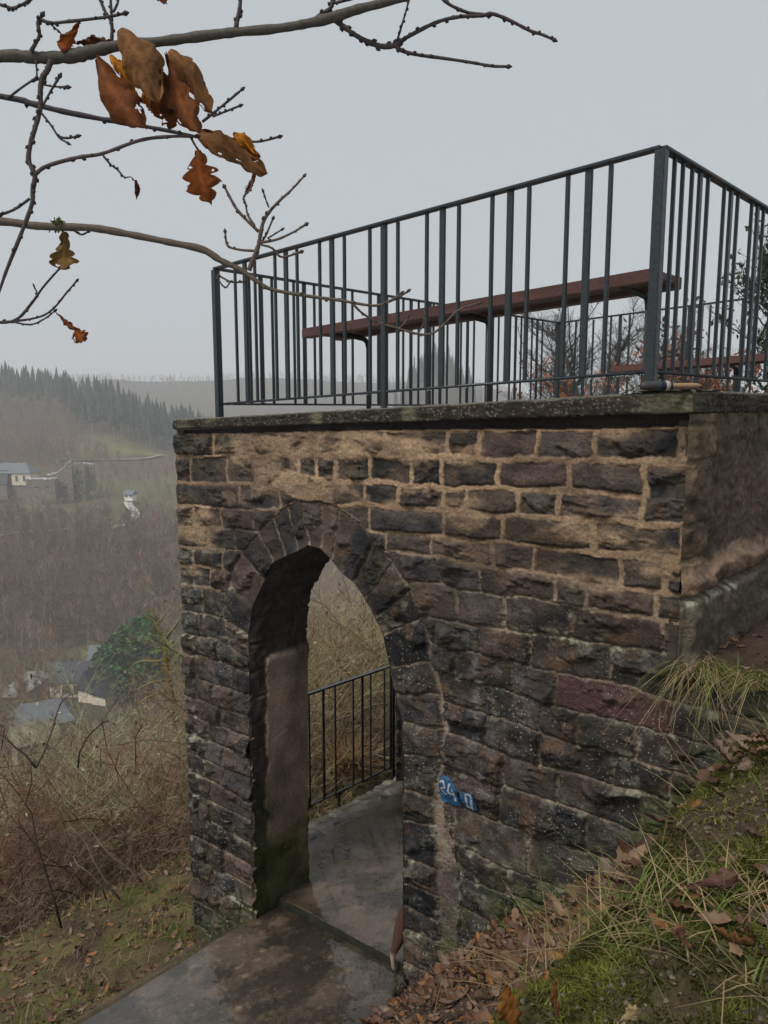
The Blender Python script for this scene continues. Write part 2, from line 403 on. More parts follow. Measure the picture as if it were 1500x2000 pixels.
    dk_ = np.clip(.5+1.5*fbm(t*2.6, z*3.4, 4, 55), 0, 1)[..., None]; dark = np.array([.085, .068, .056])*(1-dk_)+np.array([.235, .185, .135])*dk_
    light = light*(.72+.45*np.clip(.5+1.2*fbm(t*1.7+7, z*5, 4, 56), 0, 1))[..., None]
    ml = (light*upper[..., None]+dark*(1-upper[..., None]))*(1+.38*n1)*(1+.3*fbm(t*2.2, z*6, 3, 54)[..., None])
    gap = low & (tq < gt) & (tq > jt) & (tq < 2.2) & ~ring
    gl = sstep(-2.55, -2.75, z)
    ml = np.where(gap[..., None], (dark*(1-gl[..., None])+np.array([.30, .25, .20])*gl[..., None])*(1+.5*n1), ml)
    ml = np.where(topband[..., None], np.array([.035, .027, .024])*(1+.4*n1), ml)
    c = c*(1-mask[..., None])+ml*mask[..., None]
    # pale lime bloom and lichen crusts (their own shapes)
    bl = np.exp(-(((t-1.02)/.30)**2+((z+1.72)/.42)**2))+.6*np.exp(-(((t-3.55)/.3)**2+((z+2.3)/.8)**2))+.35*np.exp(-(((t-.9)/.5)**2+((z+2.6)/.35)**2))
    bl = np.clip(bl*1.3*(fbm(t*14, z*12, 4, 61)+.12), 0, 1)[..., None]*.55
    c = c*(1-bl)+np.array([.20, .19, .20])*bl
    lz_ = sstep(-.8, -1.3, z)*np.clip(3.0*(fbm(t*18, z*26, 4, 62)-.12), 0, 1)*np.clip(.3+1.8*fbm(t*1.7, z*1.7, 2, 64)+.3, 0, 1)
    topedge = np.clip(1-np.abs(dist-.012)/.02, 0, 1)
    lz_ = (lz_*(.30+.9*topedge))[..., None]*.8; c = c*(1-lz_)+np.array([.30, .29, .21])*lz_
    gz = np.interp(t, GT, GZ)
    mo = (np.clip(1.35-(z-gz)/.32, 0, 1)*(t < 1.4)+np.clip(1.1-(z-gz)/.35, 0, 1)*(t > 3.1)*.8)*np.clip(.55+1.6*fbm(t*9, z*9, 4, 63), 0, 1)
    mo = np.clip(mo, 0, 1)[..., None]*.8; c = c*(1-mo)+np.array([.055, .068, .018])*(1+.6*n1)*mo
    wet = np.clip(.32+.40*fbm(t*4, z*3.5, 4, 71)+.50*mask, .14, .95)
    return h, c, wet, dist
# front ground profile along the wall (t -> z)
GT = np.array([-8., -4., -2., -1.0, -.6, -.42, -.2, .05, .2, .5, .93, 1.2, 1.45, 1.62, 1.75, 3.23, 3.6, 4.03, 4.2, 5.7, 6.2, 9.2, 40., 80., 400.])
GZ = np.array([-.9, -1.2, -1.40, -1.42, -1.45, -1.55, -1.88, -2.18, -2.38, -2.64, -3.00, -3.36, -3.62, -3.77, -3.80, -4.15, -4.42, -4.75, -4.79, -5.12, -5.40, -7.5, -28.8, -57., -90.])

def build_wall_mesh(name, t0, t1, z0, z1, step, mat, off=0.0):
    nt_, nz = int((t1-t0)/step)+1, int((z1-z0)/step)+1
    T, Z = np.meshgrid(np.linspace(t0, t1, nt_), np.linspace(z0, z1, nz))
    T = T.ravel(); Z = Z.ravel()
    # arch opening
    A_ = ARCH
    ti, zi = A_[:, 0].copy(), A_[:, 1].copy()
    apex = int(np.argmax(zi))
    lz, lt_ = zi[:apex+1][::1], ti[:apex+1]
    tl = np.interp(Z, lz, lt_); tl = np.where(Z < lz[0], lt_[0]+.0*Z, tl)
    rz, rt = zi[apex:][::-1], ti[apex:][::-1]
    tr = np.interp(Z, rz, rt)
    inside = (Z < zi[apex]) & (T < tl) & (T > tr)
    h, c, wet, dist = wallfield(T, Z)
    # snap the row of vertices just inside the opening onto its edge
    mid = (tl+tr)/2
    Ts = np.where(inside, np.where(T > mid, tl, tr), T)
    G = inside.reshape(nz, nt_); gz = np.interp(T, GT, GZ)
    bad = (Z < gz-.22) | (Z > .032-.0505*T-.045) | ((T < 0) & (Z > -1.27+.05*np.sin(T*9)))
    B = bad.reshape(nz, nt_)
    i = np.arange(nz*nt_).reshape(nz, nt_)
    q = np.stack([i[:-1, :-1], i[:-1, 1:], i[1:, 1:], i[1:, :-1]], -1).reshape(-1, 4)
    ins = G.ravel()[q].sum(1); bd = B.ravel()[q].sum(1)
    keep = (ins < 4) & (bd < 4)
    # top of the opening: drop cells that collapse
    q = q[keep]
    Zs = np.where(inside & (np.abs(tl-tr) < .10), Z, Z)
    V = W(Ts, -(h+off), Zs)
    used = np.unique(q); mp = np.full(len(T), -1); mp[used] = np.arange(len(used))
    me = npmesh(name, V[used], mp[q], mat, np.clip(c[used], 0, 1))
    ca = me.color_attributes['col']; arr = np.empty(len(used)*4, np.float32); ca.data.foreach_get('color', arr)
    arr[3::4] = wet[used]; ca.data.foreach_set('color', arr)
    return me

def masonry_material(name, speck=True, bs=1.0):
    # wet stone: dark, with the gloss of a thin broken water film
    m, t, b = new_mat(name)
    a = N(t, 'ShaderNodeVertexColor', layer_name='col')
    n = noise_node(t, 55, 6, .65); n2 = noise_node(t, 190, 4, .6)
    r = ramp(t, n.outputs[0], [(.34, .52), (.52, .78), (.68, 1.0)])
    c = mixc(t, 1.0, a.outputs[0], r.outputs[0], 'MULTIPLY'); c = mixc(t, 1.0, c, (1.5, 1.5, 1.5), 'MULTIPLY')
    if speck:
        tc = N(t, 'ShaderNodeTexCoord'); v = N(t, 'ShaderNodeTexVoronoi'); v.inputs['Scale'].default_value = 62
        t.links.new(tc.outputs['Object'], v.inputs['Vector'])
        k = ramp(t, v.outputs['Distance'], [(.16, 1.0), (.26, 0.0)])
        lo = noise_node(t, 2.3, 3); lk = ramp(t, lo.outputs[0], [(.42, 0.0), (.58, 1.0)])
        vn = N(t, 'ShaderNodeTexWhiteNoise'); t.links.new(v.outputs['Position'], vn.inputs['Vector'])
        pick = ramp(t, vn.outputs['Value'], [(.50, 0.0), (.55, 1.0)])
        sep = N(t, 'ShaderNodeSeparateXYZ'); t.links.new(tc.outputs['Object'], sep.inputs[0])
        zr = N(t, 'ShaderNodeMapRange'); zr.inputs[1].default_value = -1.0; zr.inputs[2].default_value = -1.6; t.links.new(sep.outputs['Z'], zr.inputs[0])
        mm = None
        for s_ in (k.outputs[0], lk.outputs[0], pick.outputs[0], zr.outputs[0]):
            if mm is None: mm = s_
            else:
                q = N(t, 'ShaderNodeMath', operation='MULTIPLY'); t.links.new(mm, q.inputs[0]); t.links.new(s_, q.inputs[1]); mm = q.outputs[0]
        c = mixc(t, mm, c, (.40, .38, .32))
    t.links.new(c, b.inputs['Base Color']); t.links.new(a.outputs['Alpha'], b.inputs['Roughness'])
    b.inputs['Specular IOR Level'].default_value = .22
    b1 = bump(t, b, n.outputs[0], .9*bs, .016); n4 = noise_node(t, 22, 6, .7); b2 = bump(t, b, n4.outputs[0], .6*bs, .02, b1); bump(t, b, n2.outputs[0], .6*bs, .004, b2)
    return m
M_wall = masonry_material('wet_rubble_masonry')
M_wall2 = masonry_material('rendered_masonry', speck=False, bs=.8)

TERR = empty('viewing_terrace', Wv(2.0, 0.3, -3.9), 'dark rough stone viewing terrace with pointed arch and concrete coping', 'terrace')
world_obj('arched_wall', build_wall_mesh('arched_wall', -1.35, 4.07, -4.95, -.075, .0066, M_wall), TERR)

# painted number patch: a skin of paint following the stone, thicker than the joint relief
def seg_d(x, y, P):
    d = np.full(x.shape, 1e9)
    for a, b in zip(P[:-1], P[1:]):
        a = np.array(a, float); b = np.array(b, float); ab = b-a; q = np.clip(((x-a[0])*ab[0]+(y-a[1])*ab[1])/(ab@ab+1e-9), 0, 1)
        d = np.minimum(d, np.hypot(x-a[0]-q*ab[0], y-a[1]-q*ab[1]))
    return d
pc = wl([(861,1508),(906,1516),(906,1575),(866,1560),(941,1545),(938,1580)])
t_, z_ = np.meshgrid(np.arange(pc[:, 0].min()-.03, pc[:, 0].max()+.03, .0022), np.arange(pc[:, 1].min()-.05, pc[:, 1].max()+.03, .0022))
h, c, wet, _ = wallfield(t_.ravel(), z_.ravel())
Pw = W(t_.ravel(), 0*t_.ravel(), z_.ravel())
dep = Pw[:, 1]*cp-Pw[:, 2]*sp; U = 750+FPX*Pw[:, 0]/dep; Vp = 1000-FPX*(Pw[:, 2]*cp+Pw[:, 1]*sp)/dep
U = (U-850)*15; Vp = (Vp-1490)*15                             # chart units of the painted letters
jx = 18*fbm(U/60, Vp/60, 3, 81); jy = 18*fbm(U/60+9, Vp/60, 3, 82)
def inpoly(x, y, P):
    r = np.zeros(x.shape, bool)
    for (x0, y0), (x1, y1) in zip(P, P[1:]+P[:1]):
        r ^= ((y0 > y) != (y1 > y)) & (x < (x1-x0)*(y-y0)/(y1-y0+1e-9)+x0)
    return r
p1 = inpoly(U+jx, Vp+jy, [(165,270),(440,320),(560,400),(800,700),(830,1270),(560,1190),(230,1070),(160,600)])
p2 = inpoly(U+jx, Vp+jy, [(930,760),(1180,790),(1290,880),(1340,1100),(1320,1360),(950,1240),(860,1050),(860,860)])
GL = [[(295,470),(330,440),(380,450),(405,500),(415,570),(420,640),(375,640)], [(420,650),(330,650),(290,660),(290,710),(330,750),(375,820),(440,840)],
      [(545,550),(540,600),(515,680),(510,770),(560,820),(640,840),(700,800)], [(665,700),(685,780),(680,900),(685,1060)],
      [(1035,830),(1035,1240)], [(1170,860),(1200,960),(1190,1100),(1175,1290)], [(1035,850),(1110,840),(1180,870)], [(1060,1230),(1180,1290)]]
g = np.full(U.shape, 99.)
for k, P in enumerate(GL): g = np.minimum(g, seg_d(U+jx*.4, Vp+jy*.4, P)-(26 if k < 4 else 30))
paint = p1 | p2
col = np.where(p1[:, None], np.array([.010, .065, .165]), np.array([.016, .075, .165]))*(1+.5*fbm(U/50, Vp/50, 4, 83)[:, None])
worn = np.clip(2*(fbm(U/90, Vp/90, 3, 84)-.1), 0, 1)[:, None]*.35*(Vp > 700)[:, None]; col = col*(1-worn)+np.array([.10, .30, .48])*worn
gl = (g < 0) & (fbm(U/26, Vp/26, 2, 85) > np.where(p2, -.35, -.75)); col = np.where(gl[:, None], np.array([.42, .45, .45]), col)
nz, nt_ = t_.shape; i = np.arange(nz*nt_).reshape(nz, nt_)
q = np.stack([i[:-1, :-1], i[:-1, 1:], i[1:, 1:], i[1:, :-1]], -1).reshape(-1, 4); q = q[paint[q].sum(1) >= 3]
used = np.unique(q); mp = np.full(len(paint), -1); mp[used] = np.arange(len(used))
# the wall mesh is coarser than this skin: ride a little proud of it
H2 = h.reshape(t_.shape); Hm = H2.copy()
for dy in range(-6, 7, 2):
    for dx in range(-6, 7, 2): Hm = np.maximum(Hm, np.roll(np.roll(H2, dy, 0), dx, 1))
for _ in range(3): Hm = sum(np.roll(np.roll(Hm, dy, 0), dx, 1) for dy in (-3, 0, 3) for dx in (-3, 0, 3))/9
Hm = Hm*.85+H2*.15
V = W(t_.ravel(), -(Hm.ravel()+.006), z_.ravel())
M_paint = attr_mat('brushed_paint', rough=.5, spec=.4, nscale=120, namt=.25, bstr=.4, bdist=.002)
world_obj('painted_number', npmesh('painted_number', V[used], mp[q], M_paint, col[used]), TERR)

# ------------------------------------------------------------------ terrace: reveal, sides, coping, deck
def zcap(t, w_): return .032-.0505*t-.010*w_                 # top of the coping and deck
def resample(P, step):
    P = np.asarray(P); d = np.concatenate([[0], np.cumsum(np.hypot(*(P[1:]-P[:-1]).T))])
    n = max(2, int(d[-1]/step)); q = np.linspace(0, d[-1], n+1)
    return np.stack([np.interp(q, d, P[:, 0]), np.interp(q, d, P[:, 1])], -1), q
TH = .56                                                     # thickness of the arched wall
AR = np.concatenate([[[3.232, -4.35], [3.230, -3.4]], VOUS_IN, [[1.665, -3.95]]])
ap, al = resample(AR, .012)
nw = int(TH/.012)
wv_ = np.linspace(0, TH, nw+1)
nrm = np.zeros_like(ap); tg = np.gradient(ap, axis=0); nrm[:, 0] = tg[:, 1]; nrm[:, 1] = -tg[:, 0]
nrm /= np.linalg.norm(nrm, axis=1, keepdims=True)
cen = np.array([2.45, -2.6]); sgn = np.sign(((cen-ap)*nrm).sum(1)); nrm *= sgn[:, None]      # points into the opening
A_, W_ = np.meshgrid(np.arange(len(ap)), wv_, indexing='ij')
L_ = al[A_]; tt, zz = ap[A_, 0], ap[A_, 1]
left = (tt > 2.6)
rag = .13+.035*fbm(zz*7, W_*3, 3, 101)                       # ragged edge where the render begins
rend = sstep(-.004, .006, W_-rag)*left*sstep(-1.93, -1.97, zz+.03*fbm(W_*9, zz*0, 2, 102))
# broken-out hole in the render near its foot
hole = np.exp(-(((W_-.30)/.09)**2+((zz+3.62)/.10)**2)+1.1*fbm(W_*18, zz*18, 3, 103)); hole = sstep(.5, .62, hole)*left
rend = rend*(1-hole)
stn = .020*fbm(L_*9, W_*9, 4, 104)+.012*fbm(L_*30, W_*30, 3, 105)
cj = np.abs(((L_/.21) % 1)-.5); jn = sstep(.44, .49, cj)
hgt = (stn+.008-.020*jn)*(1-rend)+(.020+.018*np.exp(-((zz+1.99)/.05)**2)+.006*fbm(L_*3, W_*6, 3, 106)+.0012*fbm(L_*60, W_*60, 2, 107)-.006*np.exp(-((zz+2.62+.05*fbm(W_*6, W_, 2, 108))/.008)**2))*rend
edge = np.clip(1-W_/.03, 0, 1); hgt = hgt*(1-edge)
tN = tt+nrm[A_, 0]*hgt; zN = zz+nrm[A_, 1]*hgt
V = W(tN.ravel(), (W_-.018*edge).ravel(), zN.ravel())
n1 = fbm(L_*8, W_*8, 4, 109)[..., None]; n2 = fbm(L_*2.2, W_*4, 3, 110)[..., None]
cs = np.array([.075, .062, .055])*(1+.6*n1)*np.ones_like(L_)[..., None]
cr = np.array([.36, .27, .205])*(1+.38*n1)*(1+.5*n2)
streak = np.clip(fbm(W_*14, zz*1.2, 3, 111)*1.5, 0, 1)[..., None]*.35; cr = cr*(1-streak*.6)
cc = cs*(1-rend[..., None])+cr*rend[..., None]
mo = (np.clip((-3.15-zz)/.45+.8*fbm(W_*6, zz*5, 4, 112)+(.40-W_)*1.4-.2, 0, 1)*left)[..., None]*.9
cc = cc*(1-mo)+np.array([.055, .075, .014])*(1+.8*n1)*mo
i = np.arange(A_.size).reshape(A_.shape)
q = np.stack([i[:-1, :-1], i[:-1, 1:], i[1:, 1:], i[1:, :-1]], -1).reshape(-1, 4)
M_rev = masonry_material('reveal_masonry', speck=False, bs=.9)
me = npmesh('arch_reveal', V, q, M_rev, cc.reshape(-1, 3))
ca = me.color_attributes['col']; arr = np.empty(A_.size*4, np.float32); ca.data.foreach_get('color', arr)
arr[3::4] = (.75-.3*(1-rend)).ravel(); ca.data.foreach_set('color', arr)
world_obj('arch_reveal', me, TERR)

M_dark = attr_mat('dark_masonry_core', rough=.7, nscale=12, namt=.5, bstr=.8, bdist=.02)
def stone_face(name, t0, t1, w0, w1, z0, z1, axis, out, mat=M_wall2, step=.02, seed=200, base=(.050, .043, .040)):
    """coursed stone face on a plane t=const (axis 't') or w=const (axis 'w')"""
    L = (w1-w0) if axis == 't' else (t1-t0)
    a, z = np.meshgrid(np.linspace(0, L, int(L/step)+1), np.linspace(z0, z1, int((z1-z0)/step)+1))
    aq = a+.02*fbm(a*5, z*5, 3, seed); zq = z+.02*fbm(a*5, z*6, 3, seed+1)
    row = np.floor(zq/.155).astype(int); off = hash1(row, seed)*.5; lw = .28+.20*hash1(row, seed+1)
    cidx = np.floor((aq+off)/lw).astype(int); sid = row*97+cidx+5000
    dv = np.minimum(zq-row*.155, (row+1)*.155-zq); dh = np.minimum(aq+off-cidx*lw, (cidx+1)*lw-aq-off)
    dd = np.minimum(dv, dh)-.008; e = 1-(1-np.clip(dd/.02, 0, 1))**2
    h = e*(.012+.02*hash1(sid, 2)+.014*fbm(a*8+hash1(sid, 3)*5, z*16, 4, seed+2))+.004*fbm(a*30, z*40, 2, seed+3)
    n1 = fbm(a*9, z*12, 4, seed+4)[..., None]
    c = PAL[(hash1(sid, 4)*len(PAL)).astype(int)]*(1+.4*n1)*(np.array(base)/.045)
    m = (1-np.clip(dd/.006, 0, 1))[..., None]; c = c*(1-m)+np.array([.10, .08, .062])*(1+.4*n1)*m
    if axis == 't': V = W(np.full(a.size, t0)+out*h.ravel(), w0+a.ravel(), z.ravel())
    else: V = W(t0+a.ravel(), np.full(a.size, w0)+out*h.ravel(), z.ravel())
    i = np.arange(a.size).reshape(a.shape); q = np.stack([i[:-1, :-1], i[:-1, 1:], i[1:, 1:], i[1:, :-1]], -1).reshape(-1, 4)
    return world_obj(name, npmesh(name, V, q, mat, c.reshape(-1, 3)), TERR)
# hidden cores of the terrace: side body, back wall, slab over the passage
b = MB(); dk = (.045, .040, .036)
b.wbox(.02, 1.60, .02, 5.28, -4.6, (-.16, -.22), dk); b.wbox(1.62, 3.96, 2.56, 5.26, -4.9, (-.21, -.33), dk)
b.wbox(1.62, 3.94, .06, 2.54, (-.62, -.70), (-.21, -.33), dk)
b.obj('masonry_core', M_dark, TERR)
stone_face('rear_passage_wall', 1.62, 3.97, 2.55, 2.55, -4.7, -.3, 'w', -1, seed=210, base=(.035, .033, .033))
stone_face('outer_wall', 3.965, 3.965, 2.55, 5.28, -5.6, -.3, 't', 1, step=.04, seed=220)
stone_face('outer_pier_face', 4.045, 4.045, 0.0, .55, -5.2, -.3, 't', 1, seed=230)
stone_face('pier_back_face', 3.22, 4.05, .555, .555, -5.0, -.62, 'w', 1, step=.03, seed=240)
b = MB(); b.wbox(3.26, 4.03, .02, .54, -5.1, (-.20, -.33), dk); b.wbox(1.55, 3.30, .05, .53, -.86, (-.20, -.33), dk); b.obj('pier_core', M_dark, TERR)

# side wall: rendered upper part with a ledge, big corner blocks below
a, z = np.meshgrid(np.linspace(-.055, 5.3, 536), np.linspace(-1.37, -.07, 131))
fl = np.array([0.02]); ledge = -.79+.06*fbm(a*2.2, a*0, 3, 301)+.012*a
low = sstep(.02, -.02, z-ledge+.0)
b2 = sstep(-.02, .02, z-(-.91+.01*a))
blk = np.floor((a+.03+.02*fbm(z*3, a, 2, 302))/.37); dj = np.abs(((a+.03+.02*fbm(z*3, a, 2, 302))/.37) % 1-.5)
hh = .012+.012*fbm(a*3, z*3, 4, 303)+.004*fbm(a*22, z*22, 3, 304)+.045*np.clip(1-(z-ledge)/.0-.0, 0, 0)
hh = hh+.035*low+.03*np.exp(-((z-ledge)/.05)**2)*np.clip(fbm(a*6, z*9, 3, 305)+.6, 0, 1)
hh = hh-.018*sstep(.455, .49, dj)*(z < -.9)-.03*np.exp(-((z+.905-.01*a)/.012)**2)+.02*sstep(-.90, -.93, z)*(hash1(blk, 7)+.3)
hh = hh-.05*sstep(-1.27, -1.33, z)
qz = np.array([xinterp(np.array([0.0]), B_)[0] for B_ in BEDS_R[:7]]); qd = np.min(np.abs(z[..., None]+.008*fbm(a*9, z*9, 3, 320)[..., None]-np.delete(qz, 2)), -1)
qlen = .16+.14*hash1(np.searchsorted(-qz, -z), 5)+.03*fbm(z*12, a*6, 3, 321); quo = sstep(.012, -.012, a-qlen)*(z > -.90); qj = np.maximum(sstep(.014, .004, qd), sstep(.02, .004, np.abs(a-qlen)))*(a < qlen+.02)*(z > -.9)
hh = hh+.010*fbm(a*7, z*8, 5, 330, .65)+.006*fbm(a*28, z*34, 3, 331)
hh = hh+quo*(.016+.010*fbm(a*10, z*14, 3, 322))-.02*qj+.012*np.clip(fbm(a*8, z*8, 4, 323)*2, -.6, 1)*(1-quo)+.006*(1-np.abs(fbm(a*14, z*9, 3, 324)))**4
hh *= np.clip((a+.055)/.05, 0, 1)*.8+.2
n1 = fbm(a*7, z*9, 4, 306)[..., None]; n2 = fbm(a*2, z*1.2, 3, 307)[..., None]
n3 = fbm(a*26, z*30, 4, 329)[..., None]; c = np.array([.105, .074, .048])*(1+.6*n1)*(1+.5*n2)*(1+.6*n3)
bright = np.clip(fbm(a*3, z*3, 3, 308)*2-.1, 0, 1)[..., None]*.5; c = c*(1-bright)+np.array([.115, .092, .066])*bright
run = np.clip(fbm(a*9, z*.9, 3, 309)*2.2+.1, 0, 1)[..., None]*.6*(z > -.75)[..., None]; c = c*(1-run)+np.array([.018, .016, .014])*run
bei = (sstep(.0, .03, .055+.045*fbm(a*5, z*4, 4, 310)+.02*fbm(a*30, z*34, 3, 326)-np.abs(z-ledge-.01-.03*fbm(a*3, z*0, 2, 327)))*sstep(.08, .14, a+.05*fbm(z*20, a*9, 2, 328)))[..., None]; c = c*(1-bei)+np.array([.23, .155, .105])*(1+.55*n1)*(1+.4*n3)*bei
corner = (sstep(.09, .03, a)*sstep(-.62, -.5, z)*sstep(-.1, .3, fbm(a*9, z*9, 3, 311)+.2))[..., None]*.8; c = c*(1-corner)+np.array([.30, .215, .150])*(1+.3*n1)*corner
quo_ = quo[..., None]*.85; c = c*(1-quo_)+np.array([.150, .102, .064])*(1+.6*n1)*(1+.5*n3)*(.6+.6*hash1(np.searchsorted(-qz, -z), 8))[..., None]*quo_
qj_ = qj[..., None]*np.clip(.5+fbm(a*7, z*7, 3, 325), 0, 1)[..., None]; c = c*(1-qj_)+np.array([.25, .185, .125])*(1+.3*n1)*qj_
lo2 = sstep(-.90, -.93, z)[..., None]; c = c*(1-lo2)+(np.array([.115, .095, .070])*(1+.4*n1)*(1+.3*n2))*lo2
li = (np.exp(-((z+.93-.01*a)/.022)**2)*np.clip(fbm(a*25, z*25, 3, 312)*3+.6, 0, 1)*(a < .55))[..., None]*.8; c = c*(1-li)+np.array([.36, .35, .25])*li
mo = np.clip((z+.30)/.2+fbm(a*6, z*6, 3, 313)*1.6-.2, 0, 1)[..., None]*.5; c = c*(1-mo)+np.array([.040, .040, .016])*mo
V = W((-.004-hh).ravel(), a.ravel(), z.ravel())
i = np.arange(a.size).reshape(a.shape); q = np.stack([i[:-1, :-1], i[:-1, 1:], i[1:, 1:], i[1:, :-1]], -1).reshape(-1, 4)
me = npmesh('side_wall', V, q, M_wall2, c.reshape(-1, 3))
ca = me.color_attributes['col']; arr = np.empty(a.size*4, np.float32); ca.data.foreach_get('color', arr); arr[3::4] = .6; ca.data.foreach_set('color', arr)
world_obj('side_wall', me, TERR)

b = MB(); b.wbox(.004, .05, -.010, .05, -1.33, -.10, (.06, .045, .035)); b.obj('corner_core', M_dark, TERR)
# coping: exposed-aggregate concrete, rough arrises
def coping_strip(name, L, place, capz, seed, hfun, step=.008, pat=None):
    # profile runs: underside -> face -> top; s in [0,1.. ] along the profile, a along the length
    na = int(L/step)+1; aa = np.linspace(0, L, na)
    prof = []                                                 # (out, drop fraction, kind)
    nf = 12
    prof += [(-.10, 1.0), (-.05, 1.0), (-.012, 1.0)]
    prof += [(0.0, 1-k/nf*1.0) for k in range(nf+1)][0:]
    prof += [(-.012-.03*k, 0.0) for k in range(12)]
    Pn = np.array(prof); A, K = np.meshgrid(aa, np.arange(len(prof)), indexing='ij')
    out = Pn[K, 0]; fr = Pn[K, 1]
    H = hfun(aa)[:, None]
    rnd = np.where((K == 3) | (K == 15), -.010, 0)
    chips = np.clip(fbm(A*3, K*.1, 3, seed+9)*2-.6, 0, 1)
    d = .007*fbm(A*30, K*.9, 4, seed)+.005*fbm(A*6, K*.3, 2, seed+1)+.004*vnoise(A*110, K*1.3, seed+2)
    out2 = out+d*(K >= 3)*(K <= 16)+rnd-chips*.02*((K == 14) | (K == 15) | (K == 16))
    zz = capz(aa)[:, None]-H*fr+np.where(K > 14, .006*fbm(A*20, K*.8, 3, seed+3), 0)-np.where(K == 15, .006, 0)-chips*.012*(K >= 14)*(K <= 16)
    n1 = fbm(A*25, K*.8, 4, seed+4)[..., None]
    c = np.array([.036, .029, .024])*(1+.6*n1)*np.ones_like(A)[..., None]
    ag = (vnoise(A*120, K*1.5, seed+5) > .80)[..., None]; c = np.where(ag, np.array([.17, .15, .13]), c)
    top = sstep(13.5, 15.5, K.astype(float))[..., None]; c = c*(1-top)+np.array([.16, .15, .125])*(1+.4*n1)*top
    if pat is not None:
        pm = pat(A, K)[..., None]; c = c*(1-pm)+np.array([.165, .155, .095])*(1+.45*n1)*pm
    V = place(A.ravel(), out2.ravel(), zz.ravel())
    i = np.arange(A.size).reshape(A.shape); q = np.stack([i[:-1, :-1], i[:-1, 1:], i[1:, 1:], i[1:, :-1]], -1).reshape(-1, 4)
    me = npmesh(name, V, q, M_cop, c.reshape(-1, 3)); return me
M_cop = attr_mat('aggregate_concrete', rough=.8, spec=.15, nscale=90, namt=.45, bstr=.9, bdist=.006)
hF = lambda a: np.interp(a, [0, 4.07], [.100, .072])
def patF(A, K):
    p = np.exp(-((A-1.62)/.05)**4)+np.exp(-((A-2.40)/.05)**4)+.9*np.exp(-((A-.10)/.16)**4)+.6*np.exp(-((A-3.9)/.1)**4)+.5*np.exp(-((A-3.55)/.07)**4)
    return np.clip(p*(.7+.9*fbm(A*12, K*.5, 3, 440)), 0, 1)*.85
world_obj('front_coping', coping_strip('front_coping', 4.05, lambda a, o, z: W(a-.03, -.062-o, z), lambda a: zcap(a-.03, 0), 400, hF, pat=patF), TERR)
def patS(A, K): return np.clip(fbm(A*5, K*.4, 4, 460)*1.7+.9*np.exp(-(A/.2)**2), 0, 1)*.5
hS = lambda a: .100+0*a
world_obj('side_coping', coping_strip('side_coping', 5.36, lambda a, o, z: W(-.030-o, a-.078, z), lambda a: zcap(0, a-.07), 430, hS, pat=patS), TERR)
b = MB()
def slab(t0, t1, w0, w1, h0, h1, dz=0):
    z = lambda t, w_: zcap(t, w_)
    V = [Wv(t0, w0, z(t0, w0)-h0), Wv(t1, w0, z(t1, w0)-h0), Wv(t0, w1, z(t0, w1)-h0), Wv(t1, w1, z(t1, w1)-h0),
         Wv(t0, w0, z(t0, w0)-h1), Wv(t1, w0, z(t1, w0)-h1), Wv(t0, w1, z(t0, w1)-h1), Wv(t1, w1, z(t1, w1)-h1)]
    b.add(V, [(0, 1, 3, 2), (4, 6, 7, 5), (0, 4, 5, 1), (2, 3, 7, 6), (0, 2, 6, 4), (1, 5, 7, 3)], (.13, .12, .10))
slab(-.022, 4.018, -.045, 5.33, .082, .012)
b.obj('concrete_deck', M_cop, TERR)

# ------------------------------------------------------------------ railings
M_rail, t, bb = new_mat('dark_painted_iron')
n = noise_node(t, 60, 4); r = ramp(t, n.outputs[0], [(.3, (.009, .013, .016)), (.7, (.022, .029, .034))]); t.links.new(r.outputs[0], bb.inputs['Base Color'])
bb.inputs['Roughness'].default_value = .38; bb.inputs['Specular IOR Level'].default_value = .5
n3 = noise_node(t, 28, 2); bump(t, bb, n3.outputs[0], .6, .006)
def zr(t): return .032-.050*t                                 # floor line under the rail
RAIL = empty('terrace_railing', Wv(.26, .15, zr(.26)), 'dark iron guard railing of grouped flat bars round the terrace', 'railing')
def vbar(name, t, w_, z0, z1, ht, hw, parent, mat=M_rail, lean=0):
    b = MB(); b.wbox(t-ht, t+ht, w_-hw, w_+hw, z0, z1); return b.obj(name, mat, parent, bevel=.0025)
TOP, BOT = 1.115, .118
def rail_h(name, a, b_, off, ht, hw, par, r=0, mat=None):      # horizontal bar from a to b_ (t,w)
    b = MB(); (t0, w0), (t1, w1) = a, b_
    z0, z1 = zr(t0)-.010*w0+off, zr(t1)-.010*w1+off
    if r: b.tube([Wv(t0, w0, z0), Wv(t1, w1, z1)], r, 8); return b.obj(name, mat or M_rail, par, smooth=True)
    A, B = Wv(t0, w0, z0), Wv(t1, w1, z1); d = (B-A); n = Vector((d.y, -d.x, 0)).normalized()
    b.box((A+B)/2, d/2, n*hw, (0, 0, ht)); return b.obj(name, mat or M_rail, par, bevel=.003)
C00, C10, C11, C01 = (.262, .15), (3.70, .15), (3.70, 5.23), (.262, 5.23)
for a, c in ((C00, C10), (C10, C11), (C11, C01), (C01, C00)):
    rail_h('top_rail', a, c, TOP, .008, .026, RAIL)
    rail_h('bottom_rail', a, c, BOT-.012, 0, 0, RAIL, r=.0085)
fl = lambda t, w_: zr(t)-.010*w_
for (t, w_, s_) in ((.262, .15, .0245), (3.70, .15, .024), (3.70, 5.23, .024), (.262, 5.23, .024), (3.70, 2.7, .022), (1.97, 5.23, .022), (.262, 2.7, .022)):
    vbar('post', t, w_, fl(t, w_)-.02, fl(t, w_)+TOP-.009, s_, s_, RAIL)
vbar('post', 1.982, .15, fl(1.98, .15)-.02, fl(1.98, .15)+TOP-.009, .021, .012, RAIL)
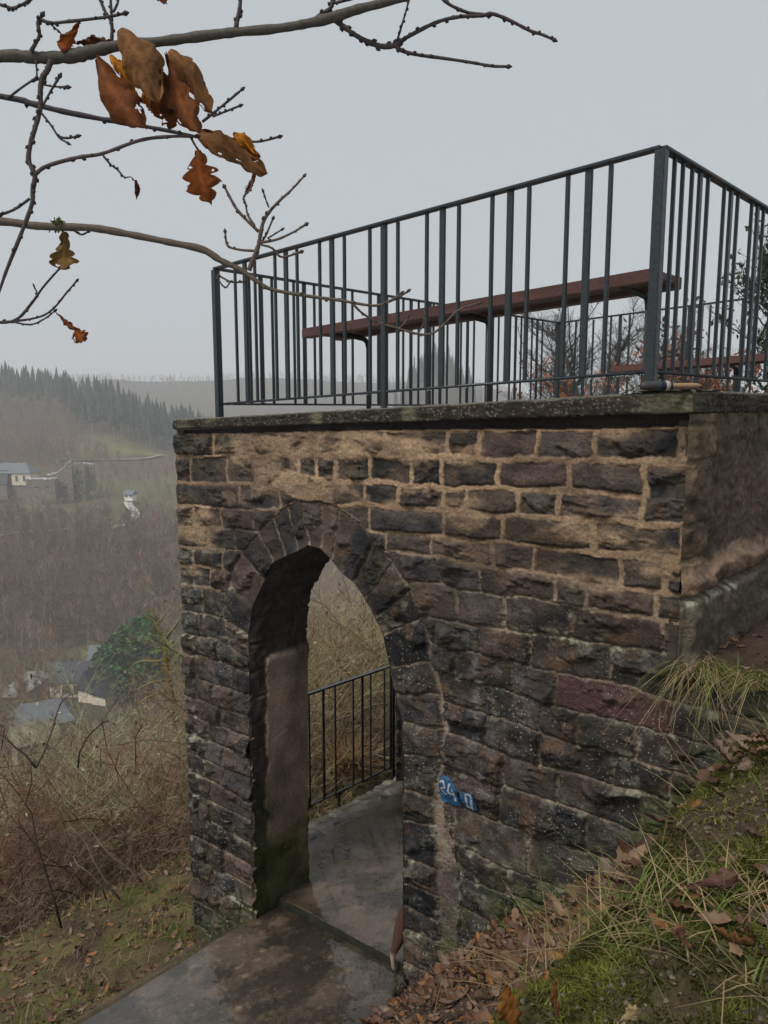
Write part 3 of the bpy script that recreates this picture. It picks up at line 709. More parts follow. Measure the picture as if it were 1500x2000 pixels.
for k in range(7):                                            # front groups: thin, wide, thin
    tc = .624+.4535*k
    if k != 3: vbar('flat_bar', tc, .15, fl(tc, .15)+BOT-.01, fl(tc, .15)+TOP-.009, .0195, .008, RAIL)
    for dt in (-.115, .115):
        vbar('baluster', tc+dt, .15, fl(tc, .15)+BOT-.01, fl(tc, .15)+TOP-.009, .0108, .0085, RAIL)
def group_side(tt, ws, dw, nm):
    for wc in ws:
        vbar('flat_bar', tt, wc, fl(tt, wc)+BOT-.01, fl(tt, wc)+TOP-.009, .008, .0195, RAIL)
        for d_ in (-dw, dw): vbar('baluster', tt, wc+d_, fl(tt, wc)+BOT-.01, fl(tt, wc)+TOP-.009, .0085, .0108, RAIL)
group_side(3.70, [.58+.462*k for k in range(10)], .115, 'l')
group_side(.262, [.62+.445*k for k in range(5)], .105, 'r')
for d_ in (.30, .40): vbar('baluster', .262, d_, fl(.26, d_)+BOT-.01, fl(.26, d_)+TOP-.009, .0085, .0108, RAIL)
for k in range(7):
    tc = .62+.455*k
    vbar('flat_bar', tc, 5.23, fl(tc, 5.23)+BOT-.01, fl(tc, 5.23)+TOP-.009, .0195, .008, RAIL)
    for dt in (-.115, .115): vbar('baluster', tc+dt, 5.23, fl(tc, 5.23)+BOT-.01, fl(tc, 5.23)+TOP-.009, .0108, .0085, RAIL)
M_drop, t, bb = new_mat('rain_drop'); bb.inputs['Base Color'].default_value = (.9, .95, 1, 1); bb.inputs['Roughness'].default_value = .05
bb.inputs['Transmission Weight'].default_value = .6; bb.inputs['IOR'].default_value = 1.33
b = MB()
for k in range(70):
    tq = random.uniform(.3, 3.7); z = fl(tq, .15)+BOT-.023
    p = Wv(tq, .15, z); s_ = random.uniform(.003, .006)
    b.add([p+Vector((0, 0, s_*1.5)), p+Vector((s_, 0, 0)), p+Vector((0, s_, 0)), p-Vector((s_, 0, 0)), p-Vector((0, s_, 0)), p-Vector((0, 0, s_))],
          [(0, 1, 2), (0, 2, 3), (0, 3, 4), (0, 4, 1), (5, 2, 1), (5, 3, 2), (5, 4, 3), (5, 1, 4)])
tag(b.obj('water_drops', M_drop, RAIL, smooth=True), kind='stuff')

# railing inside the passage, on the open valley side
PR = empty('passage_railing', Wv(3.95, 1.6, -4.07), 'black iron railing seen through the arch beside the wet floor', 'railing')
M_black, t, bb = new_mat('wet_black_iron'); bb.inputs['Base Color'].default_value = (.014, .014, .015, 1); bb.inputs['Roughness'].default_value = .22
n3 = noise_node(t, 40, 2); bump(t, bb, n3.outputs[0], .3, .003)
FZ = lambda t: -3.285-.222*t                                  # passage floor
def ont(u, v, T):
    r = ray(u, v); k = (P0@D2+T)/(r[:2]@D2); p = r*k; return tw(p[0], p[1])[1], p[2]
ra, rb_ = ont(603, 1355, 3.95), ont(765, 1300, 3.95); ba, bb2 = ont(612, 1570, 3.95), ont(765, 1497, 3.95)
zt = lambda w_: ra[1]+(w_-ra[0])*(rb_[1]-ra[1])/(rb_[0]-ra[0]); zb = lambda w_: ba[1]+(w_-ba[0])*(bb2[1]-ba[1])/(bb2[0]-ba[0])
b = MB(); b.box((Wv(3.95, .9, zt(.9))+Wv(3.95, 2.53, zt(2.53)))/2, (Wv(3.95, 2.53, zt(2.53))-Wv(3.95, .9, zt(.9)))/2, Vector((*D2, 0))*.024, (0, 0, .009)); b.obj('top_rail', M_black, PR, bevel=.003)
b = MB(); b.box((Wv(3.95, .9, zb(.9))+Wv(3.95, 2.53, zb(2.53)))/2, (Wv(3.95, 2.53, zb(2.53))-Wv(3.95, .9, zb(.9)))/2, Vector((*D2, 0))*.018, (0, 0, .007)); b.obj('bottom_rail', M_black, PR, bevel=.003)
for u, wd in ((610, .011), (638, .018), (661, .011), (696, .011), (711, .018), (727, .011), (754, .011), (766, .018)):
    wq = ont(u-6 if u < 700 else u-3, 1430, 3.95)[0]
    vbar('flat_bar' if wd > .015 else 'baluster', 3.95, wq, zb(wq)+.006, zt(wq)-.008, .008, wd*.75, PR, M_black)
wq = ont(662, 1560, 3.95)[0]; vbar('post', 3.95, wq, zb(wq)-.16, zb(wq)-.006, .012, .012, PR, M_black)
vbar('post', 3.95, ont(768, 1400, 3.95)[0], zb(2.5)-.14, zt(2.5)-.008, .014, .014, PR, M_black)

# ------------------------------------------------------------------ benches and the brush on the coping
M_wood, t, bb = new_mat('red_brown_stained_wood')
tc = N(t, 'ShaderNodeTexCoord'); mp_ = N(t, 'ShaderNodeMapping'); mp_.inputs['Rotation'].default_value = (0, 0, -AZ); mp_.inputs['Scale'].default_value = (60, 4, 60)
t.links.new(tc.outputs['Object'], mp_.inputs[0]); n = noise_node(t, 1.0, 4, vec=mp_.outputs[0])
r = ramp(t, n.outputs[0], [(.3, (.062, .026, .019)), (.7, (.125, .050, .036))]); t.links.new(r.outputs[0], bb.inputs['Base Color']); bb.inputs['Roughness'].default_value = .45
bump(t, bb, n.outputs[0], .3, .002)
def bench(t0, t1, w0, dep, h0, h1, legs, label, grp):
    B = empty('bench', Wv((t0+t1)/2, w0+dep/2, fl((t0+t1)/2, w0)), label, 'bench')
    n = 4; pw = dep/n
    for k in range(n):
        th = .068 if k in (0, n-1) else .045
        b = MB(); b.wbox(t0, t1, w0+k*pw, w0+(k+1)*pw-.014, (h0-th, h1-th), (h0, h1)); b.obj('slat', M_wood, B, bevel=.005)
    for tl in legs:
        zt_ = h0+(h1-h0)*(tl-t0)/(t1-t0)-.072; zf = fl(tl, w0+dep)
        b = MB(); P = [Wv(tl, w0+.03, zt_+.012), Wv(tl, w0+dep-.10, zt_-.014), Wv(tl, w0+dep-.055, zt_-.032), Wv(tl, w0+dep-.035, zt_-.085), Wv(tl, w0+dep-.035, zf-.005)]
        b.tube(P, [.018, .020, .024, .026, .026], 4); b.obj('leg', M_black, B, bevel=0)
        b = MB(); b.wbox(tl-.05, tl+.05, w0+dep-.085, w0+dep+.015, zf-.004, zf+.008); b.obj('foot_plate', M_black, B, bevel=.002)
    return B
bench(.43, 3.10, .47, .42, .655, .505, (.60, 1.68, 2.78), 'long backless red-brown slatted bench right behind the front railing', 'benches')
bench(-.35, 2.38, 4.0, .42, .455, .318, (.25, 1.28, 2.20), 'red-brown slatted bench at the far right of the terrace, lower in view', 'benches')
e_ = MB()
BR = empty('paint_brush', Wv(.20, -.02, .05), 'large round brush with navy ferrule and pale wooden handle lying on the coping', 'brush')
pa, pb = at(1252, 757, 3.40), at(1372, 748, 3.46)
zc = lambda p: zcap(*tw(p.x, p.y))
pa.z = zc(pa)+.022; pb.z = zc(pb)+.018
L = lambda k: pa.lerp(pb, k)
M_br = attr_mat('brush_parts', rough=.45, nscale=90, namt=.4, bstr=.2)
b = MB(); b.tube([L(0), L(.05), L(.28), L(.30)], [.014, .019, .021, .018], 14, (.055, .050, .050)); b.obj('bristles', M_br, BR, smooth=True)
b = MB(); b.tube([L(.28), L(.29), L(.37), L(.375)], [.018, .022, .022, .019], 16, (.012, .016, .045)); b.tube([L(.375), L(.38), L(.44), L(.445)], [.018, .0225, .022, .019], 16, (.42, .36, .32)); b.tube([L(.445), L(.45), L(.48), L(.49)], [.017, .0225, .020, .012], 16, (.012, .016, .05)); b.obj('ferrule', M_br, BR, smooth=True)
b = MB(); b.tube([L(.47), L(.55), L(.80), L(.90), L(1.0)], [.011, .0105, .012, .011, .003], 12, (.36, .22, .11)); b.obj('handle', M_br, BR, smooth=True)

# ------------------------------------------------------------------ ground
SLT = np.array([1.4, 1.65, 3.23, 3.6, 4.03, 4.4]); SLZ = np.array([-3.66, -3.70, -4.07, -4.35, -4.68, -4.92])
def slab_edge(w_): return 4.03+.31*np.minimum(w_, 0)
def ztw(t, w_):                                               # ground height in wall coordinates
    zf = np.interp(t, GT, GZ)
    far = -4.4-.69*(t-4.7)
    plat = -1.22+.02*np.maximum(w_-1, 0)+.14*np.maximum(-t-.5, 0)+.31*np.maximum(w_-5.2, 0)*sstep(1.2, -1.5, t)
    back = np.minimum(plat, -1.25-.74*np.maximum(t+.2, 0))
    foot = (t > 0) & (t < 3.96) & (w_ > .1) & (w_ < 5.3)
    z = np.where(w_ > 5.3, np.where(t < 3.96, back, np.minimum(zf, back)), zf)
    # behind the front plane and beside the terrace lies the upper bank
    up = sstep(-.02, .10, w_)*(t < 0)
    z = np.where(t < 0, zf*(1-up)+np.where(w_ > 5.3, back, plat)*up, z)
    z = np.where((t >= 0) & (t < 3.96) & (w_ > .12) & (w_ < 5.3), np.minimum(zf, FZ(t)-.15), z)
    return z
def near_detail(X, Y, t, w_):
    right = sstep(1.3, .1, t)*(w_ < .02)
    b = right*(.055*fbm(X*3.1, Y*3.1, 4, 501)+.10*np.clip(fbm(X*5.5, Y*5.5, 3, 502)+.05, 0, 1)+.03*fbm(X*14, Y*14, 3, 507))
    b = b+right*(.17*np.exp(-(((t+.45)/.35)**2+((w_+.55)/.45)**2))+.03*np.exp(-(((t+.35)/.22)**2+((w_+1.15)/.3)**2)))
    b = b+.018*fbm(X*9, Y*9, 3, 503)*(t < 1.5)+.05*fbm(X*2, Y*2, 4, 504)*(t > 4.0)+.02*fbm(X*8, Y*8, 3, 505)*(t > 4.0)
    return b*np.clip(np.abs(w_)/.12+.25, 0, 1)
# polar table of the valley: rows are distance, columns are bearing (as photo pixels)
US = np.array([-1500, -600, 0, 100, 200, 340, 500, 700, 850, 1000, 1100, 1400, 2400.])
ROWS = [(60, [-42]*13), (90, [-50]*13), (118, [-53.5]*13), (150, [-59.5]*13), (176, [-61.5]*13), (200, [-57, -57, -57, -57, -57.5, -57, -58, -58, -58, -58, -58, -58, -58]),
 (250, [-40, -42, -44, -44.5, -45.5, -47, -52, -58, -58, -58, -58, -50, -50]), (285, [-36, -38, -41, -41, -41.5, -43, -50, -58, -58, -58, -56, -45, -40]),
 (312, [-34, -36, -40, -40, -39.5, -41, -49, -57, -58, -56, -52, -40, -30]), (345, [-24, -27, -31.5, -31, -30, -32, -45, -55, -56, -52, -46, -34, -20]), (362, [-20, -24, -29, -29, -29, -29.5, -43, -54, -55, -50, -44, -30, -15]),
 (400, [-8, -10, -17, -18.5, -20, -27, -40, -52, -50, -46, -42, -25, -10]), (460, [6, 4, -3, -6, -12, -27, -42, -50, -34, -40, -42, -20, 0]),
 (560, [14, 8, 1, -4, -12, -32, -46, -46, 13, -32, -44, -20, 5]), (620, [10, 2, -8, -12, -22, -40, -50, -44, 24, -26, -44, -20, 5]), (720, [0, -10, -22, -26, -32, -44, -52, -50, -4, -36, -50, -30, 0]),
 (900, [18, 14, 8, 4, 0, -4, -6, -6, -8, -16, -44, -30, 0]), (1060, [40, 34, 29, 27, 23, 22, 26, 22, 22, 10, -34, -30, 0]), (1300, [30, 24, 14, 12, 10, 8, 10, 8, 8, 0, -40, -40, 0]), (3000, [0]*13)]
RY = np.array([r_[0] for r_ in ROWS]); RZ = np.array([r_[1] for r_ in ROWS], float)
def zvalley(X, Y):
    a = X/np.maximum(Y, 1)*FPX*.99+750
    fi = np.interp(np.clip(Y, 60, 3000), RY, np.arange(len(RY))); fj = np.interp(a, US, np.arange(len(US)))
    i = np.clip(fi.astype(int), 0, len(RY)-2); j = np.clip(fj.astype(int), 0, len(US)-2); p = fi-i; q = fj-j
    q = q*q*(3-2*q)
    z = (RZ[i, j]*(1-q)+RZ[i, j+1]*q)*(1-p)+(RZ[i+1, j]*(1-q)+RZ[i+1, j+1]*q)*p
    return z+sstep(200, 500, Y)*(3.5*fbm(X/60, Y/60, 4, 511))+sstep(150, 300, Y)*.8*fbm(X/14, Y/14, 3, 512)
def zground(X, Y):
    t, w_ = tw(X, Y)
    zn = ztw(t, w_)
    v = zvalley(X, Y)
    return np.where(Y > 55, np.maximum(zn, v)*sstep(55, 95, Y)+zn*(1-sstep(55, 95, Y)), zn)
def ground_cols(X, Y, t, w_, fine):
    n1 = fbm(X*1.3, Y*1.3, 4, 521)[..., None]; n2 = fbm(X*7, Y*7, 4, 522)[..., None]; n3 = fbm(X*24, Y*24, 3, 523)[..., None]
    soil = np.array([.085, .056, .042])*(1+.35*n2)*(1+.4*n3)
    moss = np.array([.095, .105, .024])*(1+.5*n3)
    straw = np.array([.230, .185, .085])*(1+.4*n2)
    mm = mossmask(X, Y, t, w_)[..., None]
    c = soil*(1-mm)+moss*mm
    g = ((t > 4)*np.clip(.55+fbm(X*2.6, Y*2.6, 3, 524), 0, 1))[..., None]*.8; c = c*(1-g)+(straw*.6+moss*.4)*g
    return c
def mossmask(X, Y, t, w_):
    m = np.clip(2.4*fbm(X*2.4, Y*2.4, 3, 531)+1.0, 0, 1)*sstep(-.16, -.36, t+.10*fbm(X*3, Y*3, 3, 537)-.12*np.maximum(w_+.5, 0))*(w_ < .03)
    m = np.clip(m+.15*(t < -.2)*(w_ < .03), 0, 1)*np.clip(1.25+1.6*fbm(X*6, Y*6, 3, 536), .12, 1)
    nearw = (t < -.08)*(w_ < .03)*np.exp(-(w_/.45)**2)*np.clip(.75+1.2*fbm(X*5, Y*5, 2, 535), 0, 1)
    m = np.maximum(m, nearw)
    wallfoot = np.exp(-(w_/.16)**2)*sstep(1.35, 1.0, t)*(t > -1)*np.clip(.5+1.5*fbm(X*4, Y*4, 2, 532), 0, 1)
    m2 = np.clip(2*fbm(X*2.3, Y*2.3, 3, 533)+.1, 0, 1)*((t > 4)*1.0)*.9
    m3 = np.clip(2*fbm(X*2.1, Y*2.1, 3, 534), 0, 1)*(t < 0)*(w_ > 0)*.8
    return np.clip(np.maximum(np.maximum(m, wallfoot), np.maximum(m2, m3)), 0, 1)
M_soil = attr_mat('damp_soil_and_moss', rough=.85, spec=.12, nscale=70, namt=.55, bstr=1.0, bdist=.012)
gx, gy = np.meshgrid(np.arange(-7.0, 4.6, .03), np.arange(.4, 11.0, .03))
X, Y = gx.ravel(), gy.ravel(); t, w_ = tw(X, Y)
def znear(X, Y):
    t, w_ = tw(X, Y); return ztw(t, w_)+near_detail(X, Y, t, w_)
Z = znear(X, Y)
i = np.arange(gx.size).reshape(gx.shape); q = np.stack([i[:-1, :-1], i[:-1, 1:], i[1:, 1:], i[1:, :-1]], -1).reshape(-1, 4)
inside = (t > .08) & (t < 3.9) & (w_ > .15) & (w_ < 5.2); q = q[inside[q].sum(1) < 4]
tag(link('ground', npmesh('ground', np.stack([X, Y, Z], -1), q, M_soil, ground_cols(X, Y, t, w_, True))), kind='structure')
# wide terrain
rr = np.geomspace(1.2, 2600, 330); th = np.radians(np.arange(-78, 78.1, .22))
R_, T_ = np.meshgrid(rr, th, indexing='ij'); X = (R_*np.sin(T_)).ravel(); Y = (R_*np.cos(T_)).ravel(); t, w_ = tw(X, Y)
Z = zground(X, Y)-.10*np.exp(-(R_.ravel()/22)**4)
inn = (X > -6.9) & (X < 4.5) & (Y < 10.9)
n1 = fbm(X/18, Y/18, 4, 541)[..., None]; n2 = fbm(X/5, Y/5, 3, 542)[..., None]; n3 = fbm(X/60, Y/60, 3, 543)[..., None]
U_ = X/np.maximum(Y, 1)*FPX*.99+750
brown = np.array([.115, .080, .056])*(1+.3*n1)*(1+.25*n2); olive = np.array([.125, .120, .058])*(1+.3*n2)*(1+.2*n1); grass = np.array([.160, .180, .060])*(1+.25*n2)
c = brown.copy()
def mixm(c, m, o): m = np.clip(m, 0, 1)[..., None]; return c*(1-m)+o*m
shelf = sstep(255, 268, Y)*sstep(350, 325, Y)
c = mixm(c, shelf*(.75+.4*n1[:, 0]), olive)
clear = np.exp(-(((U_-235)/75)**4+((Y-393)/26)**4)); c = mixm(c, clear*(.55+.8*n2[:, 0]), grass*np.array([.85, .78, .9]))
c = mixm(c, np.exp(-((Y-382-.05*(U_-240))/5)**2)*(U_ > 130)*(U_ < 330)*.5, grass*1.2)
floor_ = sstep(82, 95, Y)*sstep(190, 172, Y); c = mixm(c, floor_, np.array([.085, .075, .042])*(1+.4*n2)*(1+.4*n1)); c = mixm(c, np.exp(-(((U_-170)/45)**2+((Y-177)/7)**2)), grass)
c = mixm(c, (Y < 70)*1.0*(np.clip(.5+n2[:, 0], 0, 1))*.6, np.array([.05, .045, .022])+0*c)
far = sstep(430, 480, Y); c = mixm(c, far*.6, np.array([.045, .050, .040])+0*c)
i = np.arange(R_.size).reshape(R_.shape); q = np.stack([i[:-1, :-1], i[:-1, 1:], i[1:, 1:], i[1:, :-1]], -1).reshape(-1, 4)
q = q[inn[q].sum(1) < 4]
M_hill = attr_mat('hillside_ground', rough=.95, spec=.1, nscale=.4, namt=.35, bstr=0)
tag(link('hillside', npmesh('hillside', np.stack([X, Y, Z], -1), q, M_hill, c)), kind='structure')

# ------------------------------------------------------------------ concrete apron, passage floor, step, kerb stones
def conc_mat():
    m, t, b = new_mat('wet_concrete')
    a = N(t, 'ShaderNodeVertexColor', layer_name='col')
    n = noise_node(t, 90, 5, .7); n2 = noise_node(t, 330, 3)
    r = ramp(t, n.outputs[0], [(.36, .38), (.64, 1.0)]); c = mixc(t, 1.0, a.outputs[0], r.outputs[0], 'MULTIPLY'); t.links.new(c, b.inputs['Base Color'])
    w1 = noise_node(t, 2.6, 6, .62); dk = ramp(t, w1.outputs[0], [(.44, .34), (.57, .95)]); c = mixc(t, 1.0, c, dk.outputs[0], 'MULTIPLY'); c = mixc(t, 1.0, c, (1.6, 1.42, 1.2), 'MULTIPLY'); t.links.new(c, b.inputs['Base Color']); b.inputs['Coat Weight'].default_value = .7; b.inputs['Coat Roughness'].default_value = .07; rr_ = ramp(t, w1.outputs[0], [(.40, .05), (.56, .30)])
    rr2 = ramp(t, n.outputs[0], [(.35, 0.0), (.75, .20)])
    q = N(t, 'ShaderNodeMath', operation='ADD'); t.links.new(rr_.outputs[0], q.inputs[0]); t.links.new(rr2.outputs[0], q.inputs[1]); t.links.new(q.outputs[0], b.inputs['Roughness'])
    b.inputs['Specular IOR Level'].default_value = .6
    b1 = bump(t, b, n.outputs[0], .75, .009); bump(t, b, n2.outputs[0], .7, .003, b1)
    return m
M_conc = conc_mat()
def sheet(name, t0, t1, w0, w1, zf, cf, mask, step=.012, mat=None, skirt=.08):
    a, b_ = np.meshgrid(np.arange(t0, t1+step, step), np.arange(w0, w1+step, step))
    z = zf(a, b_); c = cf(a, b_); m = mask(a, b_)
    z = np.where(m > 0, z, z-skirt)
    i = np.arange(a.size).reshape(a.shape); q = np.stack([i[:-1, :-1], i[:-1, 1:], i[1:, 1:], i[1:, :-1]], -1).reshape(-1, 4)
    q = q[(m.ravel() > 0)[q].sum(1) > 0]
    V = W(a.ravel(), b_.ravel(), z.ravel()); used = np.unique(q); mp = np.full(a.size, -1); mp[used] = np.arange(len(used))
    return link(name, npmesh(name, V[used], mp[q], mat or M_conc, c.reshape(-1, 3)[used]))
def riser(t): return np.interp(t, [1.6, 1.68, 2.8, 3.25], [0, .005, .17, .225])
def apron_z(t, w_):
    tt = t+0*w_; return np.interp(tt-.31*np.minimum(w_, 0)*.0, SLT, SLZ)+.006*fbm(t*3, w_*3, 3, 551)+.0018*fbm(t*26, w_*26, 3, 552)
def apron_c(t, w_):
    n1 = fbm(t*4, w_*4, 4, 553)[..., None]; n2 = fbm(t*1.4, w_*1.4, 3, 554)[..., None]; n3 = fbm(t*30, w_*30, 3, 555)[..., None]
    c = np.array([.082, .069, .056])*(1+.45*n1)*(1+.4*n2)*(1+.35*n3)
    lichen = np.zeros_like(t)
    k = np.random.default_rng(11)
    for _ in range(330):
        a, b_ = k.uniform(1.5, 3.5), k.uniform(-1.2, .05); r = k.uniform(.003, .015)*(2.2 if k.random() < .12 else 1)
        d = np.hypot(t-a, w_-b_)/(r*(1+.45*fbm(t*60, w_*60, 2, 556))); lichen = np.maximum(lichen, sstep(1.15, .85, d))
    c = c*(1-lichen[..., None]*.55)+np.array([.28, .23, .15])*lichen[..., None]*.55*(1+.3*n3)
    edge = np.clip(1-(slab_edge(w_)-t)/.22, 0, 1)[..., None]*(w_ < .02)[..., None]; c = c*(1-edge*.6)+np.array([.15, .145, .135])*edge*.6
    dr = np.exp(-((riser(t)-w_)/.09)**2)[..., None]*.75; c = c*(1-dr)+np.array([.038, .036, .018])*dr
    return c
def apron_m(t, w_):
    e = slab_edge(w_)+.018*fbm(w_*5, w_*0, 3, 557)-t
    soil = t-(1.62-.30*np.maximum(-w_, 0)+.06*fbm(w_*6, t*2, 3, 558))
    in_ = (w_ < riser(t)+.02) & ((w_ < .02) | ((t > 1.60) & (t < 3.3)))
    return np.where(in_, np.minimum(e, soil), -1)
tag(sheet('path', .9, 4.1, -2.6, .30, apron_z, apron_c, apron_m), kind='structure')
def floor_z(t, w_):
    z = FZ(t)+.006*fbm(t*3, w_*3, 3, 561)+.0015*fbm(t*28, w_*28, 3, 562)
    k = sstep(3.72, 3.84, t+.05*fbm(w_*9, t*3, 2, 563))*sstep(.55, .62, w_); cell = np.abs((w_*3.1+.3*fbm(w_*4, t*0, 2, 564)) % 1-.5)
    return z+k*(.035+.022*fbm(t*9, w_*9, 3, 565)-.03*sstep(.42, .5, cell))
def floor_c(t, w_):
    n1 = fbm(t*5, w_*5, 4, 566)[..., None]; n2 = fbm(t*1.6, w_*1.6, 3, 567)[..., None]
    c = np.array([.100, .082, .066])*(1+.5*n1)*(1+.45*n2)
    k = (sstep(3.72, 3.84, t+.05*fbm(w_*9, t*3, 2, 563))*sstep(.55, .62, w_))[..., None]; c = c*(1-k)+np.array([.30, .29, .27])*(1+.35*n1)*k
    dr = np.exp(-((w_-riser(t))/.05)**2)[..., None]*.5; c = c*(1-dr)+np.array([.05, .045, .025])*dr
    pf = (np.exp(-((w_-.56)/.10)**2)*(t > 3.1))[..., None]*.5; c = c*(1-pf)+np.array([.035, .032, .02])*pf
    return c
def floor_m(t, w_):
    out = 4.06+.03*fbm(w_*6, t*0, 3, 568)-t
    ins = (w_ > riser(t)) & ((w_ > .55) | (t < 3.30))
    return np.where(ins, out, -1)
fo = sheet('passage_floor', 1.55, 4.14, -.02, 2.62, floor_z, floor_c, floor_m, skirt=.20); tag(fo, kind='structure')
M_ks = attr_mat('mossy_step', rough=.6, nscale=60, namt=.5, bstr=.8, bdist=.006)
tq = np.linspace(1.6, 3.26, 120); V = []
for k in range(8):
    zz = FZ(tq)+.003-(k/7)*.12; ww = riser(tq)-.004-.010*math.sin(k/7*3)+.006*fbm(tq*14, tq*0+k*.3, 3, 571); V.append(W(tq, ww, zz))
V = np.concatenate(V); i = np.arange(8*120).reshape(8, 120); q = np.stack([i[:-1, :-1], i[:-1, 1:], i[1:, 1:], i[1:, :-1]], -1).reshape(-1, 4)
c = np.array([.020, .020, .011])*(1+.6*fbm(V[:, 0]*20, V[:, 2]*20, 3, 572)[:, None])
tag(link('step', npmesh('step', V, q, M_ks, c)), kind='structure')

# ------------------------------------------------------------------ leaves, grass, moss on the ground
def leaf_template(n=7, lobes=3.5):
    """oak leaf: centreline along +x (0..1), lobed margin, slightly cupped"""
    V = []; F = []
    for k in range(n*2+1):
        s = k/(n*2); wd = .30*math.sin(math.pi*min(1, s*1.02))**.7*(1-.30*(1 if (k % 4) in (1, ) and 0 < k < n*2 else (.55 if (k % 4) in (0, 2) else 0)))
        wd = max(wd, .012); V += [(s, -wd, .06*math.sin(s*9)), (s, 0, 0), (s, wd, .06*math.sin(s*7+1))]
    for k in range(n*2):
        a = 3*k; F += [(a, a+3, a+4, a+1), (a+1, a+4, a+5, a+2)]
    return np.array(V), np.array(F)
LV, LF = leaf_template()
def scatter(Vt, Ft, pos, scale, yaw, tilt, roll, curl=None):
    n = len(pos); V = np.repeat(Vt[None], n, 0).copy()
    if curl is not None:
        x = V[:, :, 0].copy(); y = V[:, :, 1].copy(); V[:, :, 2] += curl[:, None]*(y*y*4+(x-.5)**2*.6)
        V[:, :, 1] *= 1-np.abs(curl[:, None])*.35
    V *= scale[:, None, None]
    def rot(V, a, i, j):
        c_, s_ = np.cos(a)[:, None], np.sin(a)[:, None]; A, B = V[:, :, i].copy(), V[:, :, j].copy(); V[:, :, i] = A*c_-B*s_; V[:, :, j] = A*s_+B*c_
    rot(V, roll, 1, 2); rot(V, tilt, 0, 2); rot(V, yaw, 0, 1)
    V += pos[:, None, :]
    F = (Ft[None]+(np.arange(n)*len(Vt))[:, None, None]).reshape(-1, Ft.shape[1]); return V.reshape(-1, 3), F
LC = np.array([[.210, .105, .060], [.160, .075, .045], [.270, .165, .100], [.150, .095, .072], [.330, .150, .055], [.110, .060, .042], [.260, .180, .130]])
M_litter = attr_mat('dead_leaves', rough=.55, spec=.22, nscale=60, namt=.35, bstr=.4, bdist=.002, transl=.15)
rg = np.random.default_rng(21)
def rnd_pts(n, t0, t1, w0, w1, f=None):
    t = rg.uniform(t0, t1, n); w_ = rg.uniform(w0, w1, n)
    if f is not None: k = rg.random(n) < f(t, w_); t, w_ = t[k], w_[k]
    P = W(t, w_, 0*t); P[:, 2] = znear(P[:, 0], P[:, 1]); return P, t, w_
def litter(name, sets):
    Vs, Fs, Cs, o = [], [], [], 0
    for (n, t0, t1, w0, w1, s0, s1, f) in sets:
        P, t, w_ = rnd_pts(n, t0, t1, w0, w1, f); m = len(P); P[:, 2] += rg.uniform(.002, .018, m)
        V, F = scatter(LV, LF, P, rg.uniform(s0, s1, m), rg.uniform(0, 6.28, m), rg.normal(0, .28, m), rg.normal(0, .5, m), rg.uniform(-.3, 1.1, m))
        C = LC[rg.integers(0, len(LC), m)]*rg.uniform(.6, 1.15, m)[:, None]
        Vs.append(V); Fs.append(F+o); Cs.append(np.repeat(C, len(LV), 0)); o += len(V)
    return tag(link(name, npmesh(name, np.concatenate(Vs), np.concatenate(Fs), M_litter, np.concatenate(Cs))), kind='stuff', label='brown fallen oak leaves lying over the soil and grass', cat='leaves')
clump = lambda t, w_: np.clip(.35+1.4*fbm(t*2.3, w_*2.3, 3, 601), .05, 1)
litter('leaf_litter', [(900, -.2, 1.6, -1.3, -.02, .025, .06, None), (1300, -1.4, 1.55, -1.6, -.03, .04, .10, clump), (420, -.45, .9, -1.3, -.2, .06, .13, lambda t, w_: .25+clump(t, w_)), (1500, -.35, 1.3, -1.9, -.15, .025, .07, None), (700, -.3, 1.3, -.45, -.03, .03, .06, clump), (900, -2.6, -.05, .1, 4.0, .04, .08, clump),
                       (4200, 4.05, 7.5, -2.6, 3.5, .04, .10, lambda t, w_: .35+clump(t, w_)), (300, 3.6, 4.2, -2.0, -.0, .05, .09, lambda t, w_: t > slab_edge(w_)+.02), (5200, -5, .6, 5.35, 11, .06, .11, None)])
def blades(name, P, H, lean, wd, cols, segs=4, mat=None, fall=0.0, kind=('grass', 'short wet grass and moss blades on the bank')):
    n = len(P); az_ = rg.uniform(0, 6.28, n) if not isinstance(lean, tuple) else lean[1]; ln = lean[0] if isinstance(lean, tuple) else lean
    V = np.zeros((n, segs+1, 2, 3)); dx, dy = np.cos(az_), np.sin(az_)
    for k in range(segs+1):
        s = k/segs; out = ln*H*(s**1.7); up = H*(s-(.35+fall)*s*s*np.minimum(ln, 1.6))
        wk = wd*(1-s)**.7+.0004
        for j, sg in enumerate((-1, 1)):
            V[:, k, j, 0] = P[:, 0]+dx*out-dy*wk*sg; V[:, k, j, 1] = P[:, 1]+dy*out+dx*wk*sg; V[:, k, j, 2] = P[:, 2]+up
    base = (np.arange(n)*(segs+1)*2)[:, None]
    F = np.concatenate([base+np.array([[2*k, 2*k+1, 2*k+3, 2*k+2]]) for k in range(segs)], 0)
    return tag(link(name, npmesh(name, V.reshape(-1, 3), F, mat or M_grass, np.repeat(cols, (segs+1)*2, 0))), kind='stuff', label=kind[1], cat=kind[0])
M_grass = attr_mat('grass_blades', rough=.6, spec=.12, nscale=8, namt=.3, bstr=0, transl=.25)
def gcol(n, green):
    a = np.array([.135, .185, .040]); b_ = np.array([.38, .29, .15]); k = (rg.random(n) > green)[:, None]
    return np.where(k, b_, a)*rg.uniform(.5, 1.25, n)[:, None]
